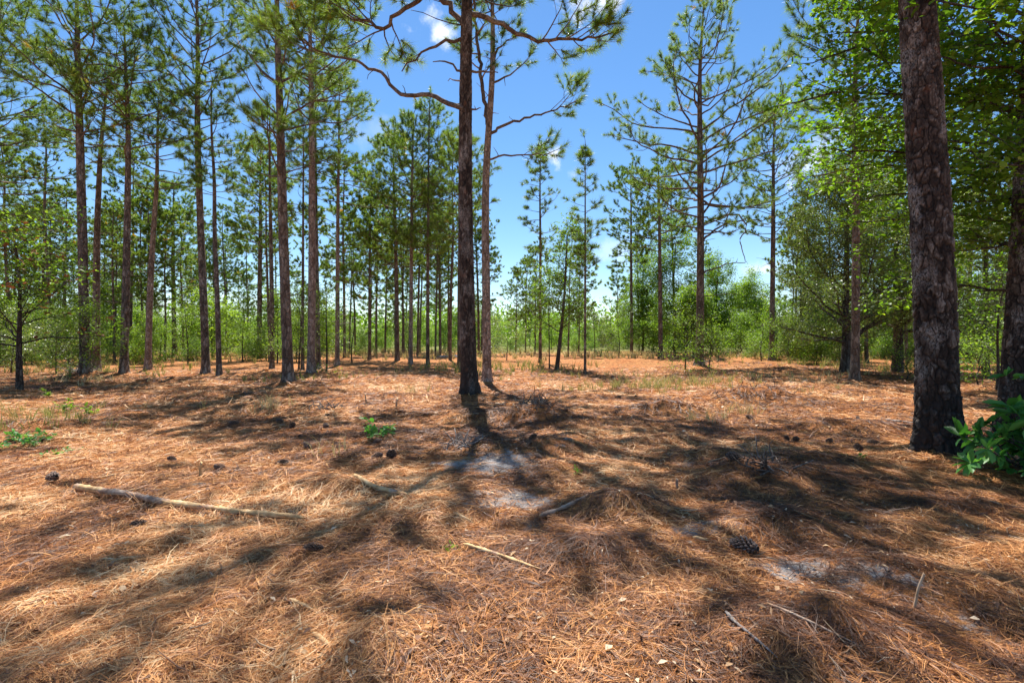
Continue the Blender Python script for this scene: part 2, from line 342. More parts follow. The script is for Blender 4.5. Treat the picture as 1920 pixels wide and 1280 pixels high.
def ribbons(P, L, az, el, bend, w, side=None):
    """curved flat blades: 3 points, 5 vertices (two quads narrowing to a tip)"""
    n = len(P); d = np.stack([np.cos(az) * np.cos(el), np.sin(az) * np.cos(el), np.sin(el)], -1)
    s = np.stack([-np.sin(az), np.cos(az), np.zeros(n)], -1)
    return d, s
def build_straw():
    rs = np.random.RandomState(5)
    nb = 230000
    # density falls with distance so that near straw is crisp and far straw still breaks up the surface
    u = rs.rand(nb); y = 1.1 * (26 / 1.1) ** (u ** .95); x = (rs.rand(nb) * 2 - 1) * (1.12 * y + 1.2)
    keep = (vn(x * 1.7, y * 1.7, 91) * .6 + vn(x * 6, y * 6, 92) * .55 + rs.rand(nb) * .55) > .52
    s = sand(x, y) + (vn(x * 4, y * 4, 93) - .5) * .9 + (vn(x * 11, y * 11, 90) - .5) * .7; keep &= ~((s > .45) & (rs.rand(nb) < .85))
    x = x[keep]; y = y[keep]; nb = len(x)
    flow = (vn(x * .7, y * .7, 94) - .5) * 6 + .25 + (vn(x * 3.5, y * 3.5, 95) - .5) * 3
    az = flow + rs.randn(nb) * 1.0 + (rs.rand(nb) < .3) * rs.rand(nb) * 3.1
    el = np.abs(rs.randn(nb)) * .12; up = rs.rand(nb) < .03; el[up] += rs.rand(up.sum()) * .7
    tb = .06 + .74 * rs.rand(nb) ** 1.2 + (vn(x * .9, y * .9, 96) - .5) * .75 + (vn(x * 5, y * 5, 97) - .5) * .5
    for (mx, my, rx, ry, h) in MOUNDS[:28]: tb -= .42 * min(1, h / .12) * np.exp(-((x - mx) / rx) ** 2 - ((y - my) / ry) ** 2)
    lift = .022 * rs.rand(nb) ** 1.5
    # every sheath holds three needles
    k3 = 3; x = np.repeat(x, k3) + rs.randn(nb * k3) * .002; y = np.repeat(y, k3) + rs.randn(nb * k3) * .002; n = nb * k3
    az = np.repeat(az, k3) + rs.randn(n) * .09; el = np.repeat(el, k3) * (.7 + .6 * rs.rand(n)); lift = np.repeat(lift, k3); tb = np.repeat(tb, k3) + rs.randn(n) * .06
    far = np.clip(y / 3.2, 1, 5)
    L = (.075 + .13 * rs.rand(n)) * (1 + .14 * (far - 1)); w = (.0007 + .0005 * rs.rand(n)) * far
    fat = rs.rand(n) < .012; w[fat] *= 3.2; L[fat] *= .55
    bend = rs.randn(n) * .5
    # needles lying across the fallen branch
    bp = np.array([[(px - 960) / F * gd(py), gd(py)] for px, py in [(137, 930), (215, 941), (310, 962), (440, 984), (570, 1000)]])
    m = 330; q = rs.rand(m) * 3.999; i0 = q.astype(int); f = (q - i0)[:, None]; bx = bp[i0] * (1 - f) + bp[i0 + 1] * f
    x[:m] = bx[:, 0] + rs.randn(m) * .02; y[:m] = bx[:, 1] - .05 - rs.rand(m) * .06; az[:m] = 1.57 + rs.randn(m) * .7; lift[:m] = .01 + .02 * rs.rand(m); el[:m] = .45; w[:m] = .0013
    z0 = hgt(x, y) + .002 + lift
    d1 = np.stack([np.cos(az), np.sin(az)], -1); d2 = np.stack([np.cos(az + bend), np.sin(az + bend)], -1)
    A = np.stack([x, y, z0], -1); hL = L[:, None] * .5
    Bxy = A[:, :2] + d1 * hL; Cxy = Bxy + d2 * hL
    zb = hgt(Bxy[:, 0], Bxy[:, 1]) + .004 + lift * .7 + np.sin(el) * L * .5
    zc = hgt(Cxy[:, 0], Cxy[:, 1]) + .002 + np.maximum(0, np.sin(el) * L * (.9 - .5 * rs.rand(n)))
    B = np.column_stack([Bxy, zb]); C = np.column_stack([Cxy, zc])
    s1 = np.column_stack([-d1[:, 1], d1[:, 0], rs.randn(n) * .5]) * w[:, None]; s2 = np.column_stack([-d2[:, 1], d2[:, 0], rs.randn(n) * .5]) * w[:, None]
    V = np.stack([A - s1, A + s1, B + s1, B - s1, C + s2 * .6, C - s2 * .6], 1).reshape(-1, 3)
    b = np.arange(n)[:, None] * 6
    Q = np.concatenate([b + np.array([[0, 1, 2, 3]]), b + np.array([[3, 2, 4, 5]])])
    o = mesh_np('pine_straw', V, Q, None, MAT['straw'], False, np.repeat(np.clip(tb, 0, 1), 6))
    tag(o, 'carpet of fallen orange pine needles over the whole clearing floor', 'pine straw', kind='stuff')
build_straw()

def build_twigs():
    rs = np.random.RandomState(18); g = Geo(); n = 900
    for i in range(n):
        y = 1.3 * (20 / 1.3) ** rs.rand(); x = (rs.rand() * 2 - 1) * (1.1 * y + 1)
        if vn(x * .8, y * .8, 55) + vn(x * 3, y * 3, 56) * .5 < .62: continue
        a = rs.rand() * 6.28; L = .04 + .22 * rs.rand() ** 2; L *= min(2, max(1, y / 6)); m = 4; t = np.linspace(-.5, .5, m)
        X = x + np.cos(a) * L * t + rs.randn(m) * L * .05; Y = y + np.sin(a) * L * t + rs.randn(m) * L * .05; r = .0018 + .004 * rs.rand() ** 2
        Z = hgt(X, Y) + .015 + r + rs.rand() * .03 * (t + .5); g.tube(np.column_stack([X, Y, Z]), np.array([r, r * 1.1, r, r * .6]) * max(1, y / 7), 4, rs.rand())
    o = g.build('twig_litter', MAT['chip']); tag(o, 'small brown twigs and slivers strewn among the fallen needles', 'twigs', kind='stuff')
build_twigs()
def build_litter():
    rs = np.random.RandomState(8); n = 50000
    u = rs.rand(n); y = 1.2 * (38 / 1.2) ** u; x = (rs.rand(n) * 2 - 1) * (1.12 * y + 1.2)
    k = (vn(x * 1.3, y * 1.3, 71) + vn(x * 5, y * 5, 72) * .6 + rs.rand(n) * .4 > 1.08); x = x[k]; y = y[k]; n = len(x)
    sz = (.006 + .022 * rs.rand(n) ** 4) * np.clip(y / 5, 1, 2.6); asp = .18 + .6 * rs.rand(n) ** 2
    az = rs.rand(n) * 6.28; d = np.column_stack([np.cos(az), np.sin(az), rs.randn(n) * .3]); s = np.column_stack([-np.sin(az), np.cos(az), rs.randn(n) * .3])
    z = hgt(x, y) + .012 + .02 * rs.rand(n); P = np.column_stack([x, y, z])
    a = d * sz[:, None]; b = s * (sz * asp)[:, None]; up = np.array([0, 0, 1.]) * (sz * .35)[:, None]
    V = np.stack([P - a, P - a * .2 + b + up, P + a, P - a * .1 - b * .9 + up * .6, P + up * 0.1], 1).reshape(-1, 3)
    i = np.arange(n)[:, None] * 5; T = np.concatenate([i + np.array([[4, 0, 1]]), i + np.array([[4, 1, 2]]), i + np.array([[4, 2, 3]]), i + np.array([[4, 3, 0]])])
    o = mesh_np('leaf_litter', V, None, T, MAT['chip'], False, np.repeat(np.clip(rs.rand(n) * 1.1, 0, 1), 5))
    tag(o, 'pale wood chips, bark flakes and curled dead leaves scattered over the needles', 'litter', kind='stuff')
build_litter()

# ------------------------------------------------------------------ growing trees
UP = np.array([0, 0, 1.])
def nrm(v): return v / (np.linalg.norm(v) + 1e-9)
class Grow:
    """collects branch tubes and the tufts (position, direction) that carry needles or leaves"""
    def __init__(s, seed, sides=5): s.r = random.Random(seed); s.g = Geo(); s.tufts = []; s.k = sides
    def curve(s, p, d, L, n, wob, lift):
        P = [p]; d = nrm(d)
        for i in range(n):
            rv = np.array([s.r.gauss(0, 1), s.r.gauss(0, 1), s.r.gauss(0, .6)])
            d = nrm(d + rv * wob + UP * lift * (i / n)); p = p + d * L / n; P.append(p)
        return np.array(P)
    def branch(s, p, d, L, r, depth, maxd, par, geo=None):
        n = max(3, min(9, int(L / .28) + 2)); P = s.curve(p, d, L, n, par['wob'], par['lift'] * (1 if depth else .8))
        s.dress(P, r, depth, maxd, par, geo)
    def dress(s, P, r, depth, maxd, par, geo=None, start=None, rend=None):
        n = len(P) - 1; L = np.linalg.norm(np.diff(P, axis=0), axis=1).sum()
        Rr = np.linspace(r, (r * .35 if rend is None else rend) if depth < maxd else .005, n + 1)
        (geo or s.g).tube(P, Rr, s.k if depth == 0 else max(3, s.k - 1 - depth))
        dend = nrm(P[-1] - P[-2])
        if depth >= maxd:
            s.tufts.append((P[-1], dend)); md = par.get('mid', .4)
            if s.r.random() < md: s.tufts.append((P[-2], dend))
            if L > .3 and s.r.random() < md - .2: s.tufts.append((P[-3], dend))
            return
        t0 = par['start'] if (depth == 0 and start is None) else (.25 if start is None else start)
        m = max(2, int(L * (1 - t0) / par['gap'][depth])); side = s.r.choice([-1, 1])
        for i in range(m):
            t = t0 + (1 - t0) * (i + s.r.random() * .7) / m; q = min(t, .999) * n; a = int(q); f = q - a
            p = P[a] * (1 - f) + P[a + 1] * f; dd = nrm(P[a + 1] - P[a]); side = -side
            sd = nrm(np.cross(dd, UP) + UP * s.r.uniform(-.35, .5)) * side
            ang = s.r.uniform(*par['ang']); nd = dd * math.cos(ang) + sd * math.sin(ang) + UP * par['up']
            cl = (L * (1 - t) * par['ratio'] + par['minl'][depth]) * s.r.uniform(.6, 1.25)
            s.branch(p, nd, cl, max(.005, r * (1 - .6 * t) * .42), depth + 1, maxd, par, geo)
        s.branch(P[-1], dend + UP * .1, par['minl'][depth] * s.r.uniform(.8, 1.3), max(.006, r * .35), maxd, maxd, par, geo)

PINE = dict(wob=.15, lift=.16, start=.32, gap=(.42, .30), ang=(.5, 1.1), up=.18, ratio=.42, minl=(.40, .28), mid=.75)
def needles(tufts, seed, n, w, L=.27, spread=1.25, tintoff=0.):
    """needle tufts; one thin triangle per needle"""
    rs = np.random.RandomState(seed); m = len(tufts)
    P = np.array([t[0] for t in tufts]); Dd = np.array([t[1] for t in tufts])
    P = np.repeat(P, n, 0); Dd = np.repeat(Dd, n, 0); N = m * n
    rv = rs.randn(N, 3); rv -= (rv * Dd).sum(1)[:, None] * Dd; rv /= np.linalg.norm(rv, axis=1)[:, None] + 1e-9
    th = rs.rand(N) ** .8 * spread; d = Dd * np.cos(th)[:, None] + rv * np.sin(th)[:, None]; d[:, 2] += .10
    d /= np.linalg.norm(d, axis=1)[:, None]
    base = P - Dd * (rs.rand(N) * .12)[:, None]
    LL = L * (.65 + .5 * rs.rand(N)); tsz = np.repeat(.75 + .5 * rs.rand(m), n); LL *= tsz
    s = np.cross(d, rs.randn(N, 3)); s /= np.linalg.norm(s, axis=1)[:, None] + 1e-9
    tip = base + d * LL[:, None]; tip[:, 2] -= LL * .12
    V = np.stack([base - s * w, base + s * w, tip], 1).reshape(-1, 3)
    tt = np.repeat(rs.rand(m), n) * .45 + rs.rand(N) * .40 + tintoff
    old = np.repeat(rs.rand(m) < (.003 if w < .007 else .010), n); tt[old] = .97
    return V, np.arange(N * 3).reshape(-1, 3), np.repeat(np.clip(tt, 0, 1), 3)

def trunk_mesh(P, Rr, k, seed, rough=.0, flare=1.25, mat=None, parent=None, name='trunk', fine=False, extra=None):
    P = np.asarray(P, float); n = len(P)
    # resample smoothly
    L = np.concatenate([[0], np.cumsum(np.linalg.norm(np.diff(P, axis=0), axis=1))]); step = (.016 if fine == 2 else .035) if fine else .22
    m = max(8, int(L[-1] / step)); t = np.linspace(0, L[-1], m)
    Q = np.stack([np.interp(t, L, P[:, i]) for i in range(3)], -1)
    ker = min(m // 4, max(1, int(1.2 / (L[-1] / m))))
    if ker > 2:
        pad = np.pad(Q, ((ker, ker), (0, 0)), mode='edge')
        pad[:ker] = 2 * Q[0] - Q[1:ker + 1][::-1]; pad[-ker:] = 2 * Q[-1] - Q[-ker - 1:-1][::-1]
        Q = np.stack([np.convolve(pad[:, i], np.ones(2 * ker + 1) / (2 * ker + 1), 'valid') for i in range(3)], -1)
    rr = np.interp(t, L, Rr); rr = rr * (1 + (flare - 1) * np.exp(-t / .35))
    a = np.arange(k) * 2 * math.pi / k; ph = seed * 1.7
    A, Tt = np.meshgrid(a, t)
    tint = None
    w = 1 + .035 * np.sin(3 * A + ph + Tt * .5) + .02 * np.sin(5 * A - ph)
    w += (flare - 1) * .5 * np.exp(-Tt / .25) * np.cos(5 * A + ph)
    if fine:
        nu = max(9, int(2 * math.pi * Rr[0] / .085)); pu = A / (2 * math.pi) * nu; pv = Tt / .15
        def wl(pu, pv, nu, sd):
            best = np.full(pu.shape, 9.); sec = np.full(pu.shape, 9.); cr = np.zeros(pu.shape)
            iu = np.floor(pu).astype(int); iv = np.floor(pv).astype(int)
            for a_ in (-1, 0, 1):
                for b_ in (-1, 0, 1):
                    ci = iu + a_; cm = np.mod(ci, nu); cj = iv + b_
                    dx = ci + .1 + .8 * _h(cm, cj, sd) - pu; dy = cj + .1 + .8 * _h(cm, cj, sd + 1) - pv; q = np.sqrt(dx * dx + dy * dy)
                    r_ = _h(cm, cj, sd + 2); nb = q < best; sec = np.where(nb, best, np.minimum(sec, q)); cr = np.where(nb, r_, cr); best = np.where(nb, q, best)
            return sec - best, cr
        bl = A / (2 * math.pi)
        def n2(fu, fv, sd): return (vn(pu * fu, pv * fv, sd) * (1 - bl) + vn((pu - nu) * fu, pv * fv, sd) * bl) - .5
        wu = n2(1.1, .9, seed + 50) * .9 + n2(3.1, 2.5, seed + 51) * .45; wv = n2(.9, 1.1, seed + 52) * 1.3 + n2(2.7, 3.3, seed + 53) * .6
        e1, c1 = wl(pu + wu, pv + wv, nu, seed + 60); e2, c2 = wl(pu * 2 + wu * 1.6, pv * 2.3 + wv * 1.6, nu * 2, seed + 70)
        big = np.clip(.5 + 1.6 * n2(.45, .35, seed + 54), .15, 1)
        g1 = np.clip(e1 / (.10 + .25 * big), 0, 1); g2 = np.clip(e2 / .3, 0, 1); fz = n2(6, 7, seed + 55)
        hh = g1 * (.45 + .5 * c1) + (.35 * g2 + .35 * c2) * (.4 + .6 * g1) + .35 * fz
        w += rough * (hh - .8); tint = np.clip((.25 + .75 * g1) * (.12 + .42 * c1 + .36 * c2 * g2) + .35 * fz, 0, 1)
    elif rough:
        cx = np.cos(A); sy = np.sin(A); wn = 0
        u = A / (2 * math.pi) * (14 if fine else 9)
        # wrap-safe: blend two noise lookups
        per = 14 if fine else 9
        def nz(fu, fv, s):
            n1 = vn(u * fu, Tt * fv, s); n2 = vn((u - per) * fu, Tt * fv, s); b = np.clip(A / (2 * math.pi), 0, 1); return n1 * (1 - b) + n2 * b
        du = nz(1.3, 1.6, seed + 40) * 1.1; 
        ridge = np.abs(2 * nz(1.0, 2.2, seed + 41) - 1); ridge2 = np.abs(2 * nz(2.2, 5.0, seed + 42) - 1)
        w += rough * (np.minimum(ridge * 3, 1) * .6 + np.minimum(ridge2 * 2.5, 1) * .5 + nz(5, 16, seed + 43) * .35 - .8)
    Rm = rr[:, None] * w
    V = np.stack([Q[:, 0][:, None] + Rm * np.cos(A), Q[:, 1][:, None] + Rm * np.sin(A), np.repeat(Q[:, 2][:, None], k, 1)], -1)
    i = np.arange(m - 1)[:, None] * k; j = np.arange(k)[None, :]; j2 = (j + 1) % k
    F4 = np.stack([i + j, i + j2, i + k + j2, i + k + j], -1).reshape(-1, 4)
    V = V.reshape(-1, 3); F3 = None; nv0 = len(V)
    if extra is not None and extra.V:
        if extra.Q: F4 = np.concatenate([F4] + [q + len(V) for q in extra.Q])
        if extra.T: F3 = np.concatenate([q + len(V) for q in extra.T])
        V = np.concatenate([V] + extra.V)
    at_ = None
    if tint is not None: at_ = np.full(len(V), .4); at_[:nv0] = tint.ravel()
    return mesh_np(name, V, F4, F3, mat, True, at_, parent)

def pine(label, seed, base, path, w, crown, spread, top_r=.03, mat='bark', lod=1, stub=6, dens=1.0, up=(.05, .55), group='pines standing round the clearing',
         limbs=(), forks=(), shade_limbs=(), cat='pine tree', name='pine_tree', d=None, near=None, tint=0., gap=.42, bare=0., par=None, fine=False, rough=0):
    """base = photo pixel of the foot; path = trunk pixels going up; w = trunk width in pixels; crown = (row of lowest live branch, row where widest);
       spread = half width of the crown in metres"""
    rnd = random.Random(seed); d = d or gd(base[1])
    B = at(base[0], base[1], d); B[2] = gz(B[0], B[1]) - .05
    root = empty(name, tuple(B)); tag(root, label, cat, group)
    yl = rnd.uniform(-.25, .25)
    pts = [np.zeros(3)]
    for i, (px, py) in enumerate(path):
        q = at(px, py, d + (rnd.uniform(-.2, .2) if i else 0) + yl * (i + 1) * .3) - B; pts.append(q)
    pts = np.array(pts); H = pts[-1][2]; r0 = w / F * d / 2 * (.80 if lod or d > 25 else .85)
    zf = np.clip(pts[:, 2] / H, 0, 1); Rr = r0 * (1.06 - .28 * zf - .62 * zf ** 3.0); Rr = np.maximum(Rr, top_r)
    k = {0: 8, 1: 12, 2: 20}[lod] if not fine else (250 if fine == 2 else 110)
    G = Grow(seed, 5 if lod < 2 else 7); par = dict(PINE, **(par or {}))
    def tp(z):
        i = int(np.clip(np.searchsorted(pts[:, 2], z) - 1, 0, len(pts) - 2)); f = (z - pts[i, 2]) / (pts[i + 1, 2] - pts[i, 2] + 1e-6); return pts[i] * (1 - f) + pts[i + 1] * f
    def rad(z): return float(np.interp(z, pts[:, 2], Rr))
    zc = at(0, crown[0], d)[2] - B[2]; zw = at(0, crown[1], d)[2] - B[2]
    z = zc; az = rnd.uniform(0, 6.28)
    while z < H - .3:
        if z < zw: f = .55 + .45 * (z - zc) / max(.1, zw - zc)
        else: f = max(.1, 1 - ((z - zw) / max(.3, H - zw)) ** 1.35)
        m = rnd.choice([2, 3, 3, 4]) if rnd.random() < dens else rnd.choice([1, 2])
        for i in range(m):
            az += 6.28 / m + rnd.uniform(-.5, .5); L = spread * f * rnd.uniform(.6, 1.2); q = (z - zc) / max(.1, H - zc)
            el = up[0] + (up[1] - up[0]) * q + rnd.uniform(-.15, .2)
            dr = np.array([math.cos(az) * math.cos(el), math.sin(az) * math.cos(el), math.sin(el)])
            lg = Geo() if lod else None
            G.branch(tp(z + rnd.uniform(-.08, .08)), dr, L, min(rad(z) * .40, .009 + L * .0125), 0, 2, par, lg)
            if lg and len(root.children) < 92: lg.build('limb', MAT['twig'], root, True)
            elif lg: G.g.V += []; G.g.add(np.concatenate(lg.V), np.concatenate(lg.Q), np.concatenate(lg.T))
        z += gap * rnd.uniform(.6, 1.4); az += 1.2
    G.branch(tp(H * .999), UP, .5, top_r, 1, 2, par)
    # dead stubs on the bare trunk
    for i in range(stub):
        zz = rnd.uniform(max(H * .15, zc - H * .45), zc); a = rnd.uniform(0, 6.28); L = rnd.uniform(.12, 1.3) * spread / 3
        P = G.curve(tp(zz), np.array([math.cos(a), math.sin(a), rnd.uniform(-.2, .4)]), L, 4, .16, -.12); G.g.tube(P, np.linspace(.02, .006, 5), 4)
    for (P3, rr_) in shade_limbs:  # added limbs given in local metres, there for their shadows
        P3 = np.array(P3, float); lg = Geo(); t_ = np.linspace(0, 1, 16); Q = np.stack([np.interp(t_, np.linspace(0, 1, len(P3)), P3[:, c]) for c in range(3)], -1)
        G.dress(Q, rr_, 0, 2, dict(par, gap=(.24, .24)), lg, .35, rr_ * .3); lg.build('limb', MAT['twig'], root, True)
    # limbs traced from the photograph keep their own meshes
    for (pix, lw, kind) in limbs:
        dd = d; P = []
        dep = rnd.uniform(-.9, .9) if kind != 'dead' else rnd.uniform(-.3, .3)
        for i, (px, py) in enumerate(pix): q = at(px, py, d + dep * i / len(pix)) - B; P.append(q)
        P = np.array(P); Ld = np.concatenate([[0], np.cumsum(np.linalg.norm(np.diff(P, axis=0), axis=1))]); m = max(6, int(Ld[-1] / .18))
        Q = np.stack([np.interp(np.linspace(0, Ld[-1], m), Ld, P[:, c]) for c in range(3)], -1)
        for _ in range(1): Q[1:-1] = (Q[:-2] + Q[1:-1] * 2 + Q[2:]) / 4
        Q[1:-1] += np.array([[rnd.gauss(0, .028) for _ in range(3)] for _ in range(m - 2)])
        lg = Geo(); r = lw / F * d / 2 * .88
        for j_ in range(2, m - 2, 3):
            if rnd.random() < .6:
                sd_ = np.array([rnd.gauss(0, 1), rnd.gauss(0, 1), rnd.gauss(0, 1)]); Pq = G.curve(Q[j_], sd_, rnd.uniform(.08, .4), 3, .2, 0); lg.tube(Pq, np.linspace(.014, .006, 4), 4)
        if kind == 'dead': lg.tube(Q, np.linspace(r, r * .3, m), 7)
        elif kind == 'stem':
            lg.tube(Q, np.linspace(r, r * .5, m), 9)
            for zz in np.arange(.3, .99, .07):
                q = Q[int(zz * (m - 1))]; a = rnd.uniform(0, 6.28)
                G.branch(q, np.array([math.cos(a), math.sin(a), rnd.uniform(.1, .7)]), spread * .6 * rnd.uniform(.5, 1), .03, 0, 2, par)
        else:
            st = {'live': .5, 'tip': .72}[kind]
            G.dress(Q, r, 0, 2, dict(par, gap=(.15, .20), ratio=.5 if kind == 'live' else .9, minl=(.50, .28)), lg, st, r * .3)
        lg.build('limb', MAT['dead' if kind == 'dead' and rnd.random() < .4 else 'twig'], root, True)
    trunk_mesh(pts, Rr, k, seed % 50, rough, 1.42, MAT[mat], root, fine=fine, extra=G.g)
    nn, ww = {0: (28, .0165), 1: (35, .0075), 2: (58, .0052)}[lod]
    if near: nn, ww = near
    V, T, A = needles(G.tufts, seed, nn, ww, tintoff=tint)
    mesh_np('crown', V, None, T, MAT['needle'], False, A, root)
    print('PINE', seed, 'd=%.1f H=%.1f' % (d, H), 'tufts', len(G.tufts), 'tris', len(T))
    return root

def leaves(tufts, seed, n, size, asp=.45, jit=.12, flat=.5, whorl=False, tintoff=0., fold=.25):
    """leaf blades: base, two shoulders, tip, raised midrib"""
    rs = np.random.RandomState(seed); m = len(tufts); N = m * n
    P = np.repeat(np.array([t[0] for t in tufts]), n, 0); Dd = np.repeat(np.array([t[1] for t in tufts]), n, 0)
    rv = rs.randn(N, 3); 
    if whorl:
        rv -= (rv * Dd).sum(1)[:, None] * Dd; d = rv / (np.linalg.norm(rv, axis=1)[:, None] + 1e-9) + Dd * (.2 + .5 * rs.rand(N))[:, None]
    else: d = rv * np.array([1, 1, flat]) + Dd * .6; P = P + rs.randn(N, 3) * jit
    d[:, 2] -= .15; d /= np.linalg.norm(d, axis=1)[:, None]
    s = np.cross(d, UP + rs.randn(N, 3) * .5); s /= np.linalg.norm(s, axis=1)[:, None] + 1e-9; nn = np.cross(s, d)
    sz = size * (.6 + .7 * rs.rand(N))[:, None] * np.repeat(.75 + .5 * rs.rand(m), n)[:, None]; a = d * sz; b = s * sz * asp * .5; c = nn * sz * fold * .3
    V = np.stack([P, P + a * .35 + b + c, P + a * .75 + b * .8 + c * .6, P + a - nn * sz * .08, P + a * .75 - b * .8 + c * .6, P + a * .35 - b + c, P + a * .5], 1).reshape(-1, 3)
    i = np.arange(N)[:, None] * 7
    T = np.concatenate([i + np.array([[6, 0, 1]]), i + np.array([[6, 1, 2]]), i + np.array([[6, 2, 3]]), i + np.array([[6, 3, 4]]), i + np.array([[6, 4, 5]]), i + np.array([[6, 5, 0]])])
    tt = np.repeat(rs.rand(m), n) * .5 + rs.rand(N) * .5 + tintoff
    return V, T, np.repeat(np.clip(tt, 0, 1), 7)
def leaves_small(tufts, seed, n, size, asp=.5, jit=.2, tintoff=0.):
    rs = np.random.RandomState(seed); m = len(tufts); N = m * n
    P = np.repeat(np.array([t[0] for t in tufts]), n, 0) + rs.randn(N, 3) * jit
    d = rs.randn(N, 3); d[:, 2] *= .6; d /= np.linalg.norm(d, axis=1)[:, None]; s = np.cross(d, UP * 1.2 + rs.randn(N, 3) * .6); s /= np.linalg.norm(s, axis=1)[:, None] + 1e-9
    sz = size * (.6 + .7 * rs.rand(N))[:, None]; a = d * sz; b = s * sz * asp * .5
    V = np.stack([P, P + a * .55 + b, P + a, P + a * .45 - b], 1).reshape(-1, 3)
    return V, np.arange(N * 4).reshape(-1, 4), np.repeat(np.clip(np.repeat(rs.rand(m), n) * .5 + rs.rand(N) * .5 + tintoff, 0, 1), 4)

BROAD = dict(wob=.20, lift=.10, start=.25, gap=(.40, .28), ang=(.5, 1.2), up=.08, ratio=.5, minl=(.4, .25), mid=.7)
def broad(name, label, cat, group, seed, B, trunk, r0, nb, L, leafn, size, mat, bark='bark_dark', zc=.3, el=(.0, .9), small=True, asp=.5, jit=.2, par=None, tint=0., azr=None, extra=()):
    """a broad-leaved tree or tall shrub: trunk points are local metres"""
    rnd = random.Random(seed); root = empty(name, tuple(B)); tag(root, label, cat, group)
    T = np.array(trunk, float); H = T[-1][2]; Rr = np.linspace(r0, r0 * .3, len(T))
    G = Grow(seed, 5); par = dict(BROAD, **(par or {}))
    for i in range(nb):
        q = zc + (1 - zc) * (i + rnd.random()) / nb; p = np.array([np.interp(q, np.linspace(0, 1, len(T)), T[:, c]) for c in range(3)])
        a = rnd.uniform(*(azr or (0, 6.28))); e = el[0] + (el[1] - el[0]) * q + rnd.uniform(-.2, .2)
        G.branch(p, np.array([math.cos(a) * math.cos(e), math.sin(a) * math.cos(e), math.sin(e)]), L * rnd.uniform(.55, 1.15) * (1.1 - .5 * q), max(.01, r0 * .4 * (1.1 - q)), 0, 2, par)
    for (P, r) in extra: G.dress(np.array(P, float), r, 0, 2, par)
    trunk_mesh(T, Rr, 10, seed % 50, 0, 1.15, MAT[bark], root, extra=G.g)
    if small: V, Q, A = leaves_small(G.tufts, seed, leafn, size, asp, jit, tint); mesh_np('crown', V, Q, None, MAT[mat], False, A, root)
    else: V, Q, A = leaves(G.tufts, seed, leafn, size, asp, jit, tintoff=tint); mesh_np('crown', V, None, Q, MAT[mat], False, A, root)
    print('BROAD', seed, 'tufts', len(G.tufts), 'leaves', len(G.tufts) * leafn)
    return root, G


# ------------------------------------------------------------------ the pines one can tell apart
GP = 'tall pines standing round the clearing'
pine('thick tall pine in mid clearing with long crooked limbs on both sides', 11, (880, 745), [(877, 640), (872, 400), (873, 200), (876, 0), (880, -160), (885, -300), (890, -430)], 34, (-20, -150), 5.4, mat='plate', lod=2, stub=5,
     group=GP, fine=True, rough=.09, up=(.0, .6), dens=1., par=dict(mid=.9),
     shade_limbs=[([(0, 0, 10), (-.2, -1.6, 11.2), (-1.0, -3.2, 12.2), (-2.2, -4.4, 12.9), (-3.6, -5.4, 13.2)], .08), ([(0, 0, 10.5), (1.3, -2.3, 11.8), (2.2, -4.2, 12.9), (3.0, -5.6, 13.6)], .08), ([(0, 0, 11.5), (2, -1.0, 12.2), (4.2, -1.6, 12.8), (5.8, -2.2, 13.4)], .08), ([(0, 0, 12), (2, .4, 12.6), (4, 1.2, 13), (5.4, 1.8, 13.3)], .07), ([(0, 0, 13), (1.5, 0, 14), (3, .2, 14.8), (4.4, .2, 15.4)], .06), ([(0, 0, 11), (1.4, -1, 11.8), (2.6, -2, 12.4), (3.6, -2.7, 12.8)], .06), ([(0, 0, 12.4), (2.2, -.4, 13), (4.2, -.2, 13.4), (6.4, -.1, 13.6)], .07)],  # unseen limbs above the frame, added to cast shade on the floor
     limbs=[([(868, 205), (840, 195), (810, 182), (780, 175), (762, 182), (740, 168), (718, 140), (690, 128), (650, 108), (615, 108), (570, 80)], 11, 'tip'),
            ([(872, 55), (850, 25), (832, 2), (800, -6), (770, 12), (745, 32), (722, 58), (700, 48), (670, 40), (630, 22), (590, 20)], 13, 'live'),
            ([(884, 30), (905, 36), (935, 45), (965, 62), (985, 72), (1020, 78), (1060, 77), (1100, 74), (1140, 66)], 12, 'live'),
            ([(868, 74), (830, 82), (800, 96), (775, 115), (754, 136)], 8, 'dead'), ([(868, 135), (848, 122), (832, 115), (812, 118)], 6, 'dead'), ([(882, 135), (905, 136), (934, 138)], 6, 'dead'),
            ([(884, 206), (902, 204)], 5, 'dead'), ([(866, 153), (840, 154)], 4, 'dead')])
pine('forked pale-barked pine just right of and behind the thick central pine', 12, (913, 714), [(912, 560), (910, 400), (913, 280), (922, 180), (925, 80), (922, -20), (920, -120)], 19, (30, -30), 2.0, mat='bark_pale', lod=2, stub=14, group=GP, rough=.05,
     limbs=[([(914, 235), (908, 190), (902, 130), (896, 80), (890, 20), (886, -60)], 9, 'stem'),
            ([(918, 252), (945, 236), (975, 225), (1005, 216), (1040, 206), (1070, 196)], 7, 'tip'), ([(922, 158), (950, 146), (975, 128), (985, 118)], 5, 'tip'), ([(926, 115), (935, 90), (960, 75)], 6, 'live'),
            ([(916, 300), (950, 290), (990, 292), (1030, 288)], 5, 'live')])
pine('dark pine left of centre, bare leaning trunk, crown running out of the top', 13, (541, 722), [(537, 600), (531, 420), (527, 250), (522, 60), (520, -60), (519, -150)], 22, (330, 60), 3.5, lod=2, stub=5, group=GP, dens=.5, up=(.35, .8), gap=.62, rough=.06)
pine('tall flaky-barked pine rising from the saplings right of the dark leaning pine', 14, (583, 702), [(585, 550), (586, 400), (586, 250), (583, 90), (582, -20), (580, -80)], 17, (230, 40), 3.6, lod=1, mat='bark_pale', group=GP, dens=.9)
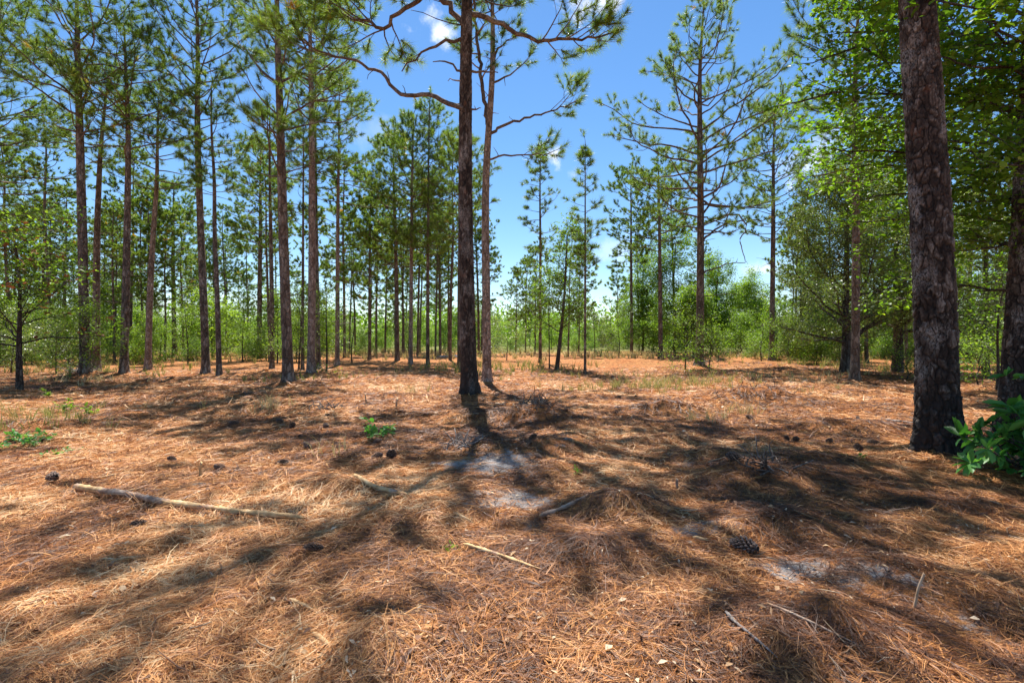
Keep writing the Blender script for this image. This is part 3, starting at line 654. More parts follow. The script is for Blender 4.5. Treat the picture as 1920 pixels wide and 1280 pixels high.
pine('thick pine at far left with crown spreading wide over the top left corner', 15, (160, 706), [(158, 600), (156, 450), (152, 280), (148, 100), (147, -40), (146, -90)], 20, (270, 60), 4.2, lod=1, group=GP, dens=.9, up=(.2, .7), gap=.6)
pine('pine just beyond the left edge whose crown hangs into the upper left corner', 41, (-45, 702), [(-44, 560), (-40, 400), (-38, 200), (-36, 0), (-36, -60)], 18, (420, 120), 3.8, lod=1, group=GP, dens=1., up=(.0, .6))
pine('slender pine close on the right of the thick far-left pine', 16, (181, 692), [(181, 560), (183, 420), (190, 280), (200, 190), (206, 140)], 15, (310, 210), 1.9, lod=1, group=GP)
pine('third large pine from the left, slightly bowed, tufted top inside the frame', 17, (232, 703), [(236, 560), (240, 400), (243, 250), (238, 130), (236, 60)], 16, (300, 160), 3.2, lod=1, group=GP)
pine('silvery pine with an S-bent trunk left of the pair of pines', 18, (277, 694), [(280, 580), (288, 440), (297, 330), (296, 250), (300, 190)], 13, (360, 260), 2.6, lod=1, mat='bark_pale', group=GP)
pine('left pine of the close pair, wide crown running out of the top', 19, (386, 699), [(382, 560), (376, 400), (371, 250), (373, 120), (372, 10), (371, -60)], 16, (270, 50), 3.5, lod=1, group=GP, dens=1., up=(.2, .75))
pine('right thinner pine of the close pair, sparse wavy top', 20, (411, 701), [(408, 560), (402, 420), (404, 340), (397, 250), (398, 170)], 11, (360, 230), 1.6, lod=1, group=GP, dens=.3)
pine('thin pine behind the close pair reaching a bushy crown', 21, (327, 670), [(326, 560), (325, 480), (326, 400), (327, 350)], 10, (520, 430), 3.0, lod=0, group=GP)
pine('pine with a thick dark bole between the pair and the dark leaning pine', 22, (487, 672), [(487, 560), (489, 430), (489, 330), (490, 270)], 11, (480, 370), 3.4, lod=0, group=GP)
pine('straight pine directly left of the dark leaning pine', 23, (510, 690), [(510, 560), (508, 430), (506, 300), (507, 210)], 10, (400, 280), 2.0, lod=1, group=GP, dens=.4)
pine('thin straight pine between the leaning pine and the flaky pine', 24, (567, 692), [(568, 560), (569, 400), (570, 260)], 7, (420, 330), 1.3, lod=1, group=GP, dens=.2)
pine('second trunk tight behind the flaky pine', 25, (597, 690), [(595, 560), (593, 420), (592, 250), (594, 130)], 10, (330, 210), 2.2, lod=1, group=GP)
pine('pale slim pine with a bare lower trunk and open crown right of the flaky pine', 26, (632, 686), [(633, 560), (634, 400), (636, 280), (637, 180)], 10, (380, 260), 2.9, lod=1, mat='bark_pale', group=GP, dens=.3)
pine('dark pine with a forked bushy crown left of the thick central pine', 27, (745, 678), [(744, 560), (742, 430), (738, 340), (738, 260)], 10, (500, 370), 3.3, lod=0, group=GP)
pine('pine with a straight pale trunk two trunks left of the central pine', 28, (770, 683), [(771, 540), (772, 400), (774, 300), (776, 215)], 9, (470, 330), 2.4, lod=1, mat='bark_pale', group=GP)
pine('reddish straight pine next left of the thick central pine', 29, (802, 684), [(802, 540), (803, 400), (804, 290), (806, 190)], 8, (480, 320), 2.4, lod=1, group=GP)
pine('pine trunk partly hidden behind the left edge of the thick central pine', 30, (861, 688), [(861, 560), (862, 440), (864, 330), (866, 260)], 9, (450, 350), 2.4, lod=1, group=GP)
pine('pine seen in the gap among thin trunks, bushy crown over pale sky left of centre', 31, (693, 676), [(693, 560), (694, 460), (695, 380)], 7, (560, 450), 2.6, lod=0, group=GP)
pine('spindly tall pine with whorled tiers beside the small white cloud', 32, (1013, 681), [(1013, 560), (1013, 440), (1012, 350), (1014, 278)], 7, (500, 430), 1.35, top_r=.015, lod=1, group=GP, dens=.6, gap=.5, par=dict(gap=(.5, .45), minl=(.2, .2), mid=.4))
pine('thinnest pole-like pine with a narrow feathery spire right of the cloud', 33, (1097, 698), [(1097, 560), (1097, 440), (1097, 350), (1097, 268)], 5.5, (520, 400), 1.0, top_r=.012, lod=1, group=GP, dens=.6, gap=.30, par=dict(gap=(.9, .8), minl=(.06, .12), mid=0.1, ratio=.2), near=(26, .0075))
pine('thin pine with a flat-topped crown right of the pole-like pine', 34, (1184, 668), [(1184, 560), (1183, 460), (1183, 390), (1182, 322)], 7, (500, 370), 2.6, lod=0, group=GP)
pine('dark-stemmed pine standing in the bright oak thicket', 35, (1239, 673), [(1238, 560), (1236, 430), (1235, 360), (1233, 300)], 10, (470, 360), 3.4, lod=0, group=GP, dens=.5)
pine('tall isolated pine with the broad open crown against blue sky', 36, (1312, 692), [(1313, 560), (1313, 400), (1311, 250), (1311, 120), (1316, 50), (1318, 8)], 17, (440, 290), 5.3, lod=2, stub=10, mat='bark', group=GP, dens=.5, up=(.05, .62), near=(46, .0062), rough=.05, par=dict(wob=.23, lift=.22, start=.4),
     limbs=[([(1318, 420), (1350, 405), (1385, 400), (1400, 425), (1385, 455), (1397, 490)], 5, 'dead'), ([(1318, 450), (1345, 425), (1365, 418), (1400, 412), (1430, 415)], 5, 'dead'), ([(1318, 512), (1350, 500), (1380, 492), (1400, 490)], 4, 'dead')])
pine('slim pine with a rounded crown right of the tall isolated pine', 37, (1447, 676), [(1448, 560), (1449, 420), (1449, 300), (1451, 200)], 12, (450, 270), 3.2, lod=0, group=GP, near=(24, .013))
pine('straight reddish pine in front of the live oak, left of the big right trunk', 38, (1603, 721), [(1604, 600), (1604, 450), (1602, 300), (1600, 150), (1607, 10), (1612, -50)], 17, (345, 100), 2.9, lod=2, mat='bark', group=GP, dens=.55, up=(.1, .6), rough=.05)
pine('massive rugged pine trunk nearest the camera on the right', 39, (1760, 860), [(1757, 760), (1753, 600), (1745, 420), (1728, 160), (1716, 0), (1700, -260), (1690, -600), (1688, -1050)], 74, (-500, -750), 3.4, lod=1, mat='plate', group=GP, fine=2, rough=.12, d=gd(858), stub=0, top_r=.06)
pine('rough dark pine trunk cut by the right edge of the frame', 40, (1908, 826), [(1911, 700), (1916, 600), (1929, 400), (1945, 0), (1955, -300), (1965, -800)], 58, (-350, -550), 3.2, lod=1, mat='plate', group=GP, fine=2, rough=.12, stub=0, top_r=.06)
# pines left of and behind the viewpoint whose shadows cross the foreground
for (sx, sy, sH, ss, lb) in [(-7.6, 6.6, 17.5, 61, 'pine outside the left edge whose shadow falls on the near left floor')]:
    dd = sy if sy > 3 else 3.0
    px = 960 + sx / dd * F; 
    o = pine(lb, ss, (px, YH + HC / dd * F), [(px, YH + HC / dd * F - q * F / dd) for q in (4, 8, 12, sH)], .34 * F / dd, (YH + (HC - 8.5) / dd * F, YH + (HC - 11) / dd * F), 4.2, lod=1, d=dd, group=None, dens=.3, gap=.85)
    o.location = (sx, sy, gz(sx, sy) - .05)

# ------------------------------------------------------------------ farther pines: five kinds, copied
rnd = random.Random(77)
protos = []
for i, (H, z0, sp, w) in enumerate([(15, 7.5, 2.9, .26), (16.5, 8.5, 3.3, .30), (13, 5, 2.6, .22), (11, 4, 2.2, .17), (17, 9.5, 2.8, .28), (8, 2.2, 1.7, .12)]):
    d0 = 50.0; pb = YH + HC / d0 * F; lean = rnd.uniform(-8, 8)
    o = pine('x', 200 + i, (960, pb), [(960 + lean * q, pb - H * q * F / d0) for q in (.3, .6, .85, 1)], w * F / d0, (pb - z0 * F / d0, pb - (z0 + (H - z0) * .35) * F / d0), sp, lod=0, d=d0, group='x', near=(22, .028), par=dict(gap=(.5, .4), mid=.3), gap=.5, stub=4)
    protos.append(o)
LM = [(36, 'small rusty-leaved oak'), (160, 'thick far-left pine'), (232, 'bowed pine'), (277, 'S-bent silvery pine'), (386, 'close pair of pines'), (541, 'dark leaning pine'), (632, 'pale slim pine'), (745, 'dark forked pine'),
      (880, 'thick central pine'), (1013, 'spindly pine'), (1097, 'pole-like pine'), (1239, 'dark-stemmed pine'), (1312, 'tall isolated pine'), (1447, 'rounded pine'), (1603, 'reddish pine'), (1760, 'massive trunk'), (1893, 'right edge trunk')]
def between(px):
    if px < LM[0][0]: return 'left of the ' + LM[0][1]
    for a, b in zip(LM, LM[1:]):
        if px < b[0]: return 'between the %s and the %s' % (a[1], b[1])
    return 'right of the ' + LM[-1][1]
used = set()
def far_pine(px, d, k, sc, label, group):
    x = (px - 960) / F * d; loc = (x, d, gz(x, d) * max(0, min(1, 1 - (d - 80) / 100)) - .05); rz = rnd.uniform(0, 6.28)
    if k not in used: used.add(k); o = protos[k]; o.location = loc; o.rotation_euler = (0, 0, rz); o.scale = (sc, sc, sc)
    else: o = copy_tree(protos[k], loc, rz, sc)
    tag(o, label, 'pine tree', group); return o
NAMED = [(120, 45, 1, .9, 'dark-trunked pine standing behind the shrubs at the far left'), (78, 40, 2, .95, 'left of two pale slim pines rising from the far-left shrubs'), (90, 40.5, 0, .8, 'right of two pale slim pines rising from the far-left shrubs'),
         (215, 44, 2, .95, 'background pine between the bowed pine and the slender far-left pine'), (268, 38, 3, 1.1, 'background pine leaning behind the silvery S-bent pine'), (425, 48, 1, .8, 'thin pine alone against pale sky right of the close pair'),
         (358, 62, 3, .9, 'short slim pine seen between the thin pine and the close pair'), (465, 60, 3, .8, 'slim pine against pale sky left of the dark thick bole'), (655, 48, 0, .75, 'slim pine directly right of the pale bare pine'),
         (705, 42, 2, 1.0, 'slim dark trunk among the thin pines left of centre'), (722, 50, 4, .8, 'tall thin trunk behind the forked bushy pine'), (757, 47, 1, .85, 'trunk between the dark forked pine and the pale straight pine'),
         (787, 52, 0, .9, 'distant trunk between the pale and the reddish straight pines'), (825, 44, 2, 1.0, 'dark slim trunk midway between reddish and central pines'), (841, 48, 1, .8, 'slim trunk just left of the central pine'),
         (898, 46, 1, .85, 'trunk seen in the gap between the central pine and the forked pine'), (967, 48, 2, .62, 'short-crowned pine at the left end of the small clump right of centre'), (985, 50, 3, .85, 'bushy pine second in the small clump right of centre'),
         (1003, 46, 3, .9, 'bushy pine behind the spindly whorled pine'), (1065, 40, 3, .92, 'bushy pine behind the dark leaning oak'), (1085, 44, 3, .85, 'bushy pine behind the pole-like pine'), (1157, 62, 5, 1.2, 'small distant pine against the pale gap left of the flat-topped pine'),
         (1345, 55, 3, .8, 'distant pine behind the bright oaks'), (1395, 75, 5, 1.0, 'tiny rounded distant pine against pale sky'), (1490, 40, 3, 1.0, 'slim pine between the rounded pine and the live oak'), (1508, 55, 2, .9, 'distant pine at the left shoulder of the live oak'),
         (1560, 42, 2, 1.1, 'pine rising behind the live oak'), (1625, 32, 1, .9, 'dark trunk behind the reddish pine'), (1655, 38, 0, .95, 'pine behind the live oak near the big right trunk'), (1700, 30, 4, .8, 'pine immediately left of and behind the big right trunk'),
         (1815, 32, 1, 1.0, 'dark pine trunk standing between the two big right trunks'), (1850, 38, 0, 1.0, 'second background pine between the two big right trunks'), (1880, 30, 2, 1.1, 'background pine beside the right edge trunk'), (20, 34, 0, 1.0, 'pine with full crown at the left edge of the frame'),
         (45, 50, 2, 1.1, 'background pine behind the small oak with rusty leaves')]
for a in NAMED: far_pine(a[0], a[1], a[2], a[3], a[4], 'slim pines in the background')
used_x = []
for i in range(400):
    px = rnd.uniform(-110, 2030)
    if 905 < px < 1165 or 1330 < px < 1470: continue
    if rnd.random() > (1.0 if px < 860 else .55) or len(used_x) > 38: continue
    d = rnd.uniform(31, 52) if px < 1165 or px > 1480 else rnd.uniform(44, 56)
    if any(abs(px - u) < 20 for u in used_x): continue
    used_x.append(px); k = rnd.choice([0, 1, 2, 2, 3, 3, 3, 4]) ; sc = rnd.uniform(.75, 1.1) * (.9 if k in (0, 1, 4) else 1)
    ad = ['pine', 'broad pine', 'leafy pine', 'slim pine', 'long-boled pine', 'bushy young pine'][k]; w = between(px)
    far_pine(px, d, k, sc, 'mid-distance ' + ad + ' ' + w, 'mid-distance ' + ad + 's ' + w)
for i in range(105):
    px = rnd.uniform(-160, 2080); d = rnd.uniform(50, 115)
    if 925 < px < 965 or 1100 < px < 1170: d = rnd.uniform(105, 140)
    k = rnd.choice([0, 1, 2, 2, 3, 3, 4, 5]); sc = rnd.uniform(.7, 1.05)
    if 880 < px < 1500: k = rnd.choice([3, 5, 5, 2]); sc = rnd.uniform(.55, .85); d = max(d, 75)
    ad = ['distant pine', 'distant broad pine', 'distant leafy pine', 'distant slim pine', 'distant long-boled pine', 'distant bushy young pine'][k]; w = between(px)
    far_pine(px, d, k, sc, ad + ' seen ' + w, ad + 's ' + w)

# ------------------------------------------------------------------ broad-leaved trees and shrubs
def base_at(px, py, d=None): d = d or gd(py); x = (px - 960) / F * d; return np.array([x, d, gz(x, d) - .03])
# overhead oak at right: trunk outside the frame, bright leaves reaching in
oakB = np.array([9.6, 7.6, gz(9.6, 7.6) - .05])
def loc(px, py, d): return at(px, py, d) - oakB
ext = []
rr = random.Random(3)
for (tx, ty, d, r) in [(1510, 190, 9.0, .045), (1540, 110, 9.6, .045), (1590, 290, 8.6, .04), (1600, 60, 8.8, .045), (1650, 180, 8.0, .04), (1660, 360, 8.4, .04), (1690, 470, 8.0, .035), (1790, 120, 6.9, .04),
                        (1800, 260, 7.2, .04), (1830, 380, 7.6, .04), (1850, 60, 6.5, .04), (1860, 470, 8.2, .03), (1640, -60, 8.4, .05), (1740, -100, 7.4, .05), (1560, 230, 10.5, .04), (1840, 200, 8.6, .04), (1640, 250, 10.2, .04), (1660, 560, 9.5, .03), (1860, 300, 6.3, .03), (1330, -150, 9.5, .05), (1400, -220, 9, .05), (1480, -110, 9.5, .05), (1560, -170, 8.5, .05), (1420, -90, 11, .05), (1600, 130, 9.8, .04), (1530, 330, 10.2, .035), (1640, 420, 9.6, .035), (1800, 330, 8.4, .04), (1900, 180, 7.6, .04), (1880, 420, 7.8, .03), (1760, 20, 6.1, .035), (1575, 20, 10, .04)]:  # unseen left-hand branches over the frame are added to shade the floor
    e = loc(tx, ty, d); s0 = np.array([0, 0, max(1.8, min(6.2, e[2] * .75))]) + np.array([rr.uniform(-.1, .1)] * 2 + [0]); n = 9; P = []
    for i in range(n + 1):
        t = i / n; p = s0 * (1 - t) + e * t; p[2] += math.sin(t * math.pi) * .35 + rr.gauss(0, .06); p[1] += rr.gauss(0, .06); p[0] += rr.gauss(0, .05); P.append(p)
    ext.append((P, r))
broad('oak_tree', 'leafy bright green oak whose branches hang over the upper right corner', 'oak tree', None, 301, oakB, [(0, 0, 0), (.05, .1, 2), (-.1, .1, 4), (0, 0, 6), (.1, 0, 8.5)], .17, 14, 2.8, 13, .092, 'oak', small=False, asp=.55, jit=.09, zc=.5, extra=ext, par=dict(start=.4, gap=(.30, .24), minl=(.42, .24)))
# live oak, dark and dense
B = base_at(1583, 702)
broad('live_oak', 'dark evergreen oak with a leaning trunk and dense grey-green crown behind the reddish pine', 'oak tree', None, 302, B, [(0, 0, 0), (.2, 0, 1.0), (.05, .1, 2.2), (.3, .3, 3.8), (.2, .2, 5.6), (.3, .2, 7.0)], .20, 40, 3.7, 36, .095, 'olive', zc=.22, el=(-.05, 1.1), jit=.22,
      extra=[([(.2, 0, 1.2), (.9, .1, 1.8), (1.8, .2, 2.2), (2.8, .2, 2.9), (3.6, .3, 3.4)], .09)], par=dict(gap=(.36, .3)))
B = base_at(1683, 697)
broad('live_oak', 'second evergreen oak standing directly left of the big right trunk', 'oak tree', None, 303, B, [(0, 0, 0), (.05, 0, 1.5), (.1, .1, 3), (.1, .3, 4.8), (.1, .2, 7.2)], .23, 34, 3.3, 34, .095, 'olive', zc=.3, el=(-.05, 1.1), jit=.22, par=dict(gap=(.36, .3)))
B = base_at(1850, 700)
broad('live_oak', 'evergreen oak filling the gap between the two big right trunks', 'oak tree', None, 304, B, [(0, 0, 0), (-.1, 0, 1.5), (.1, .1, 3), (.2, .3, 4.6), (.1, .2, 5.8)], .14, 34, 3.0, 46, .09, 'olive', zc=.12, el=(-.1, 1.0), jit=.22, tint=.05, par=dict(gap=(.36, .3)))
B = base_at(1500, 672)
broad('live_oak', 'grey-green evergreen bushy oak left of the leaning live oak', 'oak tree', None, 305, B, [(0, 0, 0), (.1, 0, 1.5), (.1, .1, 3), (.2, .3, 5.2)], .16, 22, 2.4, 30, .11, 'olive', zc=.15, el=(-.1, 1.0), jit=.25, par=dict(gap=(.42, .36)))
# slim dark oak right of centre
B = base_at(1044, 692)
broad('oak_tree', 'slim dark leaning oak in the small clump beside the spindly pine', 'oak tree', None, 306, B, [(0, 0, 0), (.12, 0, 1.2), (.3, 0, 2.6), (.4, 0, 4.2), (.5, 0, 6.6)], .11, 26, 1.5, 12, .13, 'shrub', zc=.36, el=(.1, 1.0), jit=.2, tint=-.15)
B = base_at(1030, 690)
broad('sapling', 'very thin sapling just left of the dark leaning oak', 'sapling', None, 307, B, [(0, 0, 0), (0, 0, 1.5), (-.05, 0, 3.0), (.02, 0, 4.8)], .035, 12, .9, 12, .12, 'shrub', zc=.4, jit=.18)
# bright oaks
for i, (px, py, H, L, lb, tt) in enumerate([(1205, 664, 8.4, 2.7, 'bright green broad-leaved tree left of the dark-stemmed pine', .0), (1265, 668, 9.6, 2.9, 'tallest bright green oak left of the tall isolated pine', .05), (1345, 663, 8.6, 3.1, 'bright green oak right behind the tall isolated pine', .1),
                                     (1400, 660, 7.0, 3.0, 'low pale green oak between the isolated pine and the rounded pine', .2), (1530, 668, 6.4, 2.3, 'mid green tree in front of the bushy live oak', -.1), (1300, 672, 4.4, 1.8, 'small leafy oak at the foot of the bright oaks', .1)]):
    B = base_at(px, py)
    broad('oak_tree', lb, 'oak tree', None, 310 + i, B, [(0, 0, 0), (.1, 0, H * .3), (-.1, .1, H * .6), (.1, 0, H)], .11, 30, L * 1.05, 32, .16, 'shrub', zc=.16, el=(.0, 1.1), jit=.26, tint=tt, par=dict(gap=(.5, .42), wob=.26))
# small oak with rusty dead leaves at the left edge
B = base_at(36, 736)
o, G = broad('oak_sapling', 'small dark-stemmed oak with rusty dead leaves at the left edge', 'oak tree', None, 320, B, [(0, 0, 0), (.02, 0, 1.0), (-.05, 0, 1.8), (.0, .1, 2.8), (-.1, 0, 4.2)], .085, 26, 2.3, 7, .11, 'shrub', zc=.34, el=(.0, 1.0), jit=.14, small=False, tint=.1)
V, T, A = leaves([t for i, t in enumerate(G.tufts) if i % 8 == 0], 9, 6, .14, .5, .07); dl = mesh_np('dead_leaves', V, None, T, MAT['dry'], False, A, o); dl['label'] = 'clusters of rusty orange dead leaves'
# saplings near the trunks
for i, (px, py, d, H, L, n, s, mat, lb) in enumerate([
    (150, 706, 19.4, 2.0, 1.1, 22, .075, 'shrub', 'leafy shrub hugging the foot of the thick far-left pine'), (105, 692, 23, 1.9, 1.6, 20, .085, 'olive', 'grey-green shrub left of the thick far-left pine'), (20, 690, 24, 2.4, 1.8, 18, .085, 'olive', 'grey-green shrub filling the left edge'),
    (60, 676, 31, 2.6, 1.9, 16, .10, 'shrub', 'mid green shrub behind the shrubs at the left edge'), (560, 690, 25, 3.6, 1.9, 9, .085, 'shrub', 'spreading leafy sapling left of the flaky pine'), (612, 694, 23.5, 3.5, 1.9, 9, .085, 'shrub', 'spreading leafy sapling right of the flaky pine'), (660, 680, 30, 3.0, 1.5, 9, .09, 'shrub', 'low sapling right of the pale slim pine'),
    (352, 680, 30, 3.2, 1.2, 9, .10, 'shrub', 'small dark sapling left of the close pair of pines'), (300, 672, 36, 3.2, 1.9, 12, .11, 'olive', 'dark shrub between the silvery pine and the thin pine'), (455, 672, 34, 3.0, 2.2, 12, .11, 'shrub', 'bright shrub right of the close pair'), (520, 678, 30, 3.2, 1.6, 10, .09, 'shrub', 'sapling behind the dark leaning pine'),
    (1330, 700, 22, 1.3, 1.0, 10, .085, 'shrub', 'low leafy seedling bush touching the foot of the isolated pine'), (1285, 694, 23.8, 2.2, .9, 8, .085, 'shrub', 'thin leafy shoot just left of the foot of the isolated pine'), (1480, 680, 30, 2.0, 1.6, 12, .09, 'shrub', 'yellow-green sapling beside the foot of the rounded pine'), (1428, 672, 34, 2.4, 1.4, 10, .10, 'shrub', 'sapling in front of the rounded pine trunk'),
    (1835, 722, 15.5, .8, 1.0, 14, .07, 'shrub', 'low shrub between the two big right trunks'), (1795, 712, 17, 1.0, .9, 12, .07, 'shrub', 'pale low shrub right behind the massive trunk'), (1870, 735, 13.8, 2.8, 1.3, 9, .10, 'oak', 'bright leafy sapling left of the right edge trunk'), (1700, 716, 17.3, .7, .6, 10, .06, 'shrub', 'little bush left of the massive trunk'),
    (950, 676, 33, 1.6, 1.6, 10, .10, 'olive', 'low greyish bush right of the forked pine'), (1115, 664, 44, 3.2, 1.9, 14, .13, 'olive', 'dark round shrub right of the pole-like pine'), (1160, 670, 38, 3.4, 1.8, 12, .12, 'shrub', 'green shrub left of the flat-topped pine')]):
    B = base_at(px, py, d); rr = random.Random(900 + i)
    broad('shrub', lb, 'shrub', 'shrubs and saplings round the clearing', 330 + i, B, [(0, 0, 0), (rr.uniform(-.1, .1), 0, H * .35), (rr.uniform(-.2, .2), .1, H * .7), (rr.uniform(-.2, .2), 0, H)], .018 + H * .008, 13, L, n, s, mat, zc=.08, el=(.1, 1.1), jit=.16, par=dict(gap=(.34, .26)))
# understorey shrubs behind the clearing: four kinds, copied
sp = []
for i, (H, L, mat, s, tt) in enumerate([(3.4, 2.2, 'shrub', .17, .1), (2.6, 2.0, 'shrub', .17, .25), (3.8, 1.9, 'olive', .15, 0), (2.2, 1.9, 'shrub', .15, -.1), (4.6, 2.4, 'shrub', .20, 0)]):
    o, _ = broad('understory_shrub', 'x', 'shrub', 'x', 400 + i, np.array([0, 60, 0.]), [(0, 0, 0), (.1, 0, H * .3), (-.1, .1, H * .6), (.1, 0, H)], .05, 24, L, 17, s * .88, mat, zc=.06, el=(.05, 1.2), jit=.24, tint=tt, par=dict(gap=(.5, .42), wob=.28, ratio=.65))
    sp.append(o)
rnd = random.Random(41); ui = 0; usedS = set()
def put_shrub(px, d, k, sc):
    x = (px - 960) / F * d; lo = (x, d, gz(x, d) * max(0, min(1, 1 - (d - 80) / 100)) - .1); rz = rnd.uniform(0, 6.28)
    if k not in usedS: usedS.add(k); o = sp[k]; o.location = lo; o.rotation_euler = (0, 0, rz); o.scale = (sc, sc, sc)
    else: o = copy_tree(sp[k], lo, rz, sc)
    ad = ['green', 'yellow-green', 'greyish', 'low', 'tall'][k] + (' nearer' if d < 58 else ' far') + ' shrub'; w = between(px)
    tag(o, ad + ' ' + w, 'shrub', ad + 's ' + w)
for i in range(46):
    px = rnd.choice([rnd.uniform(-80, 420), rnd.uniform(-80, 200), rnd.uniform(420, 900), rnd.uniform(1400, 1900), rnd.uniform(1500, 1950)]); d = rnd.uniform(27, 42)
    if 1590 < px < 1620: continue
    put_shrub(px, d, rnd.choice([0, 1, 2, 3, 3, 4]), rnd.uniform(.35, .8) * (1.1 if px > 1400 or px < 150 else .85))
for i in range(190):
    px = -160 + 2240 * ((i * .6180339) % 1.0); row = i % 4
    d = [44, 55, 68, 84][row] + rnd.uniform(-5, 6)
    if 640 < px < 1120: d += 10
    if px > 1450 or px < 130: d -= 8
    k = rnd.choice([0, 1, 1, 2, 3, 4]); sc = rnd.uniform(.45, 1.0) * (1.6 if rnd.random() < .25 else 1)
    if 640 < px < 1150: sc *= .85; k = rnd.choice([1, 1, 0, 3, 2])
    put_shrub(px, d, k, sc)

# far-off wood that reads as one mass
def build_far():
    rs = np.random.RandomState(4); n = 90000
    d = 95 + 160 * rs.rand(n) ** 1.3; a = (rs.rand(n) * 2 - 1) * R(62); x = np.tan(a) * d
    top = 3.0 + 5.0 * vn(x * .07, d * .07, 5) * vn(x * .02 + 9, d * .02, 6) * 1.6 + 2.5 * vn(x * .35, d * .35, 7); z = top * rs.rand(n) ** .6
    P = np.column_stack([x, d, z]); u = rs.randn(n, 3); u /= np.linalg.norm(u, axis=1)[:, None]; v = np.cross(u, rs.randn(n, 3)); v /= np.linalg.norm(v, axis=1)[:, None]
    s = (.22 + .3 * rs.rand(n))[:, None]; V = np.stack([P - u * s, P + v * s * .5, P + u * s, P - v * s * .6], 1).reshape(-1, 3)
    t = rs.rand(n) * .6 + vn(x * .1, d * .1, 8) * .4
    o = mesh_np('distant_wood', V, np.arange(n * 4).reshape(-1, 4), None, MAT['shrub'], False, np.repeat(t, 4))
    tag(o, 'far-off belt of green thicket closing the view behind the trunks', 'woodland', kind='stuff')
build_far()

# big glossy-leaved shrub at the right edge
def glossy_shrub():
    B = np.array([5.72, 5.25, gz(5.72, 5.25) - .03]); root = empty('rhododendron_shrub', tuple(B)); tag(root, 'glossy large-leaved shrub at the right edge in front of the edge trunk', 'shrub')
    G = Grow(71, 5)
    for i in range(34):
        a = G.r.uniform(0, 6.28); e = G.r.uniform(.25, 1.45); L = G.r.uniform(.45, 1.1) * (.6 + .5 * math.sin(e))
        P = G.curve(np.zeros(3), np.array([math.cos(a) * math.cos(e), math.sin(a) * math.cos(e), math.sin(e)]), L, 6, .12, .1); G.g.tube(P, np.linspace(.014, .006, 7), 5)
        G.tufts.append((P[-1], nrm(P[-1] - P[-2])))
        for k in range(4):
            j = G.r.randint(2, 5); d2 = nrm(P[j + 1] - P[j] + np.array([G.r.gauss(0, .8), G.r.gauss(0, .8), G.r.uniform(0, .6)])); Q = G.curve(P[j], d2, G.r.uniform(.15, .4), 3, .1, .2)
            G.g.tube(Q, np.linspace(.008, .005, 4), 4); G.tufts.append((Q[-1], nrm(Q[-1] - Q[-2])))
    G.g.build('stems', MAT['bark_dark'], root, True)
    V, T, A = leaves(G.tufts, 5, 10, .155, .38, .0, whorl=True); mesh_np('foliage', V, None, T, MAT['glossy'], False, A, root)
glossy_shrub()

# ------------------------------------------------------------------ small things on the floor
def seedling(px, py, h, L, n, s, label, mat='shrub', k=5):
    d = gd(py); B = base_at(px, py); root = empty('seedling', tuple(B)); tag(root, label, 'seedling', 'green seedlings on the clearing floor')
    G = Grow(int(px * 7 + py), 4)
    for i in range(k):
        a = G.r.uniform(0, 6.28); P = G.curve(np.zeros(3), np.array([math.cos(a) * .7, math.sin(a) * .7, G.r.uniform(.3, 1.4)]), L * G.r.uniform(.7, 1.2), 4, .15, .1); P[:, 2] *= h / L; G.g.tube(P, np.linspace(.004, .002, 5), 3)
        for j in (2, 3, 4): G.tufts.append((P[j], nrm(P[j] - P[j - 1])))
    G.g.build('stems', MAT['bark_dark'], root); V, T, A = leaves(G.tufts, int(px), n, s, .42, .02); mesh_np('foliage', V, None, T, MAT[mat], False, A, root)
seedling(698, 828, .24, .34, 5, .095, 'leafy green oak seedling in the middle left of the floor', 'glossy', 7)
seedling(40, 832, .22, .42, 7, .07, 'ferny green seedling at the left edge', 'glossy', 9)
seedling(108, 848, .06, .35, 6, .06, 'flat strip of bright green leaves right of the ferny seedling', 'glossy', 8)
seedling(162, 775, .2, .2, 4, .08, 'small upright green seedling left of the shadow stripe')
seedling(85, 745, .16, .25, 5, .08, 'pale green seedling near the small rusty-leaved oak')
seedling(125, 772, .25, .25, 4, .08, 'yellow-green seedling beside the pale grass at left')
seedling(1087, 902, .05, .08, 5, .035, 'tiny green sprout in the shaded middle floor')
seedling(850, 1052, .05, .08, 5, .03, 'tiny green sprout near the splintered stick')
seedling(1610, 872, .08, .16, 5, .04, 'dim green sprig in the shade left of the massive trunk')
seedling(1840, 715, .5, .8, 8, .06, 'low green sprigs behind the massive trunk', 'shrub', 9)

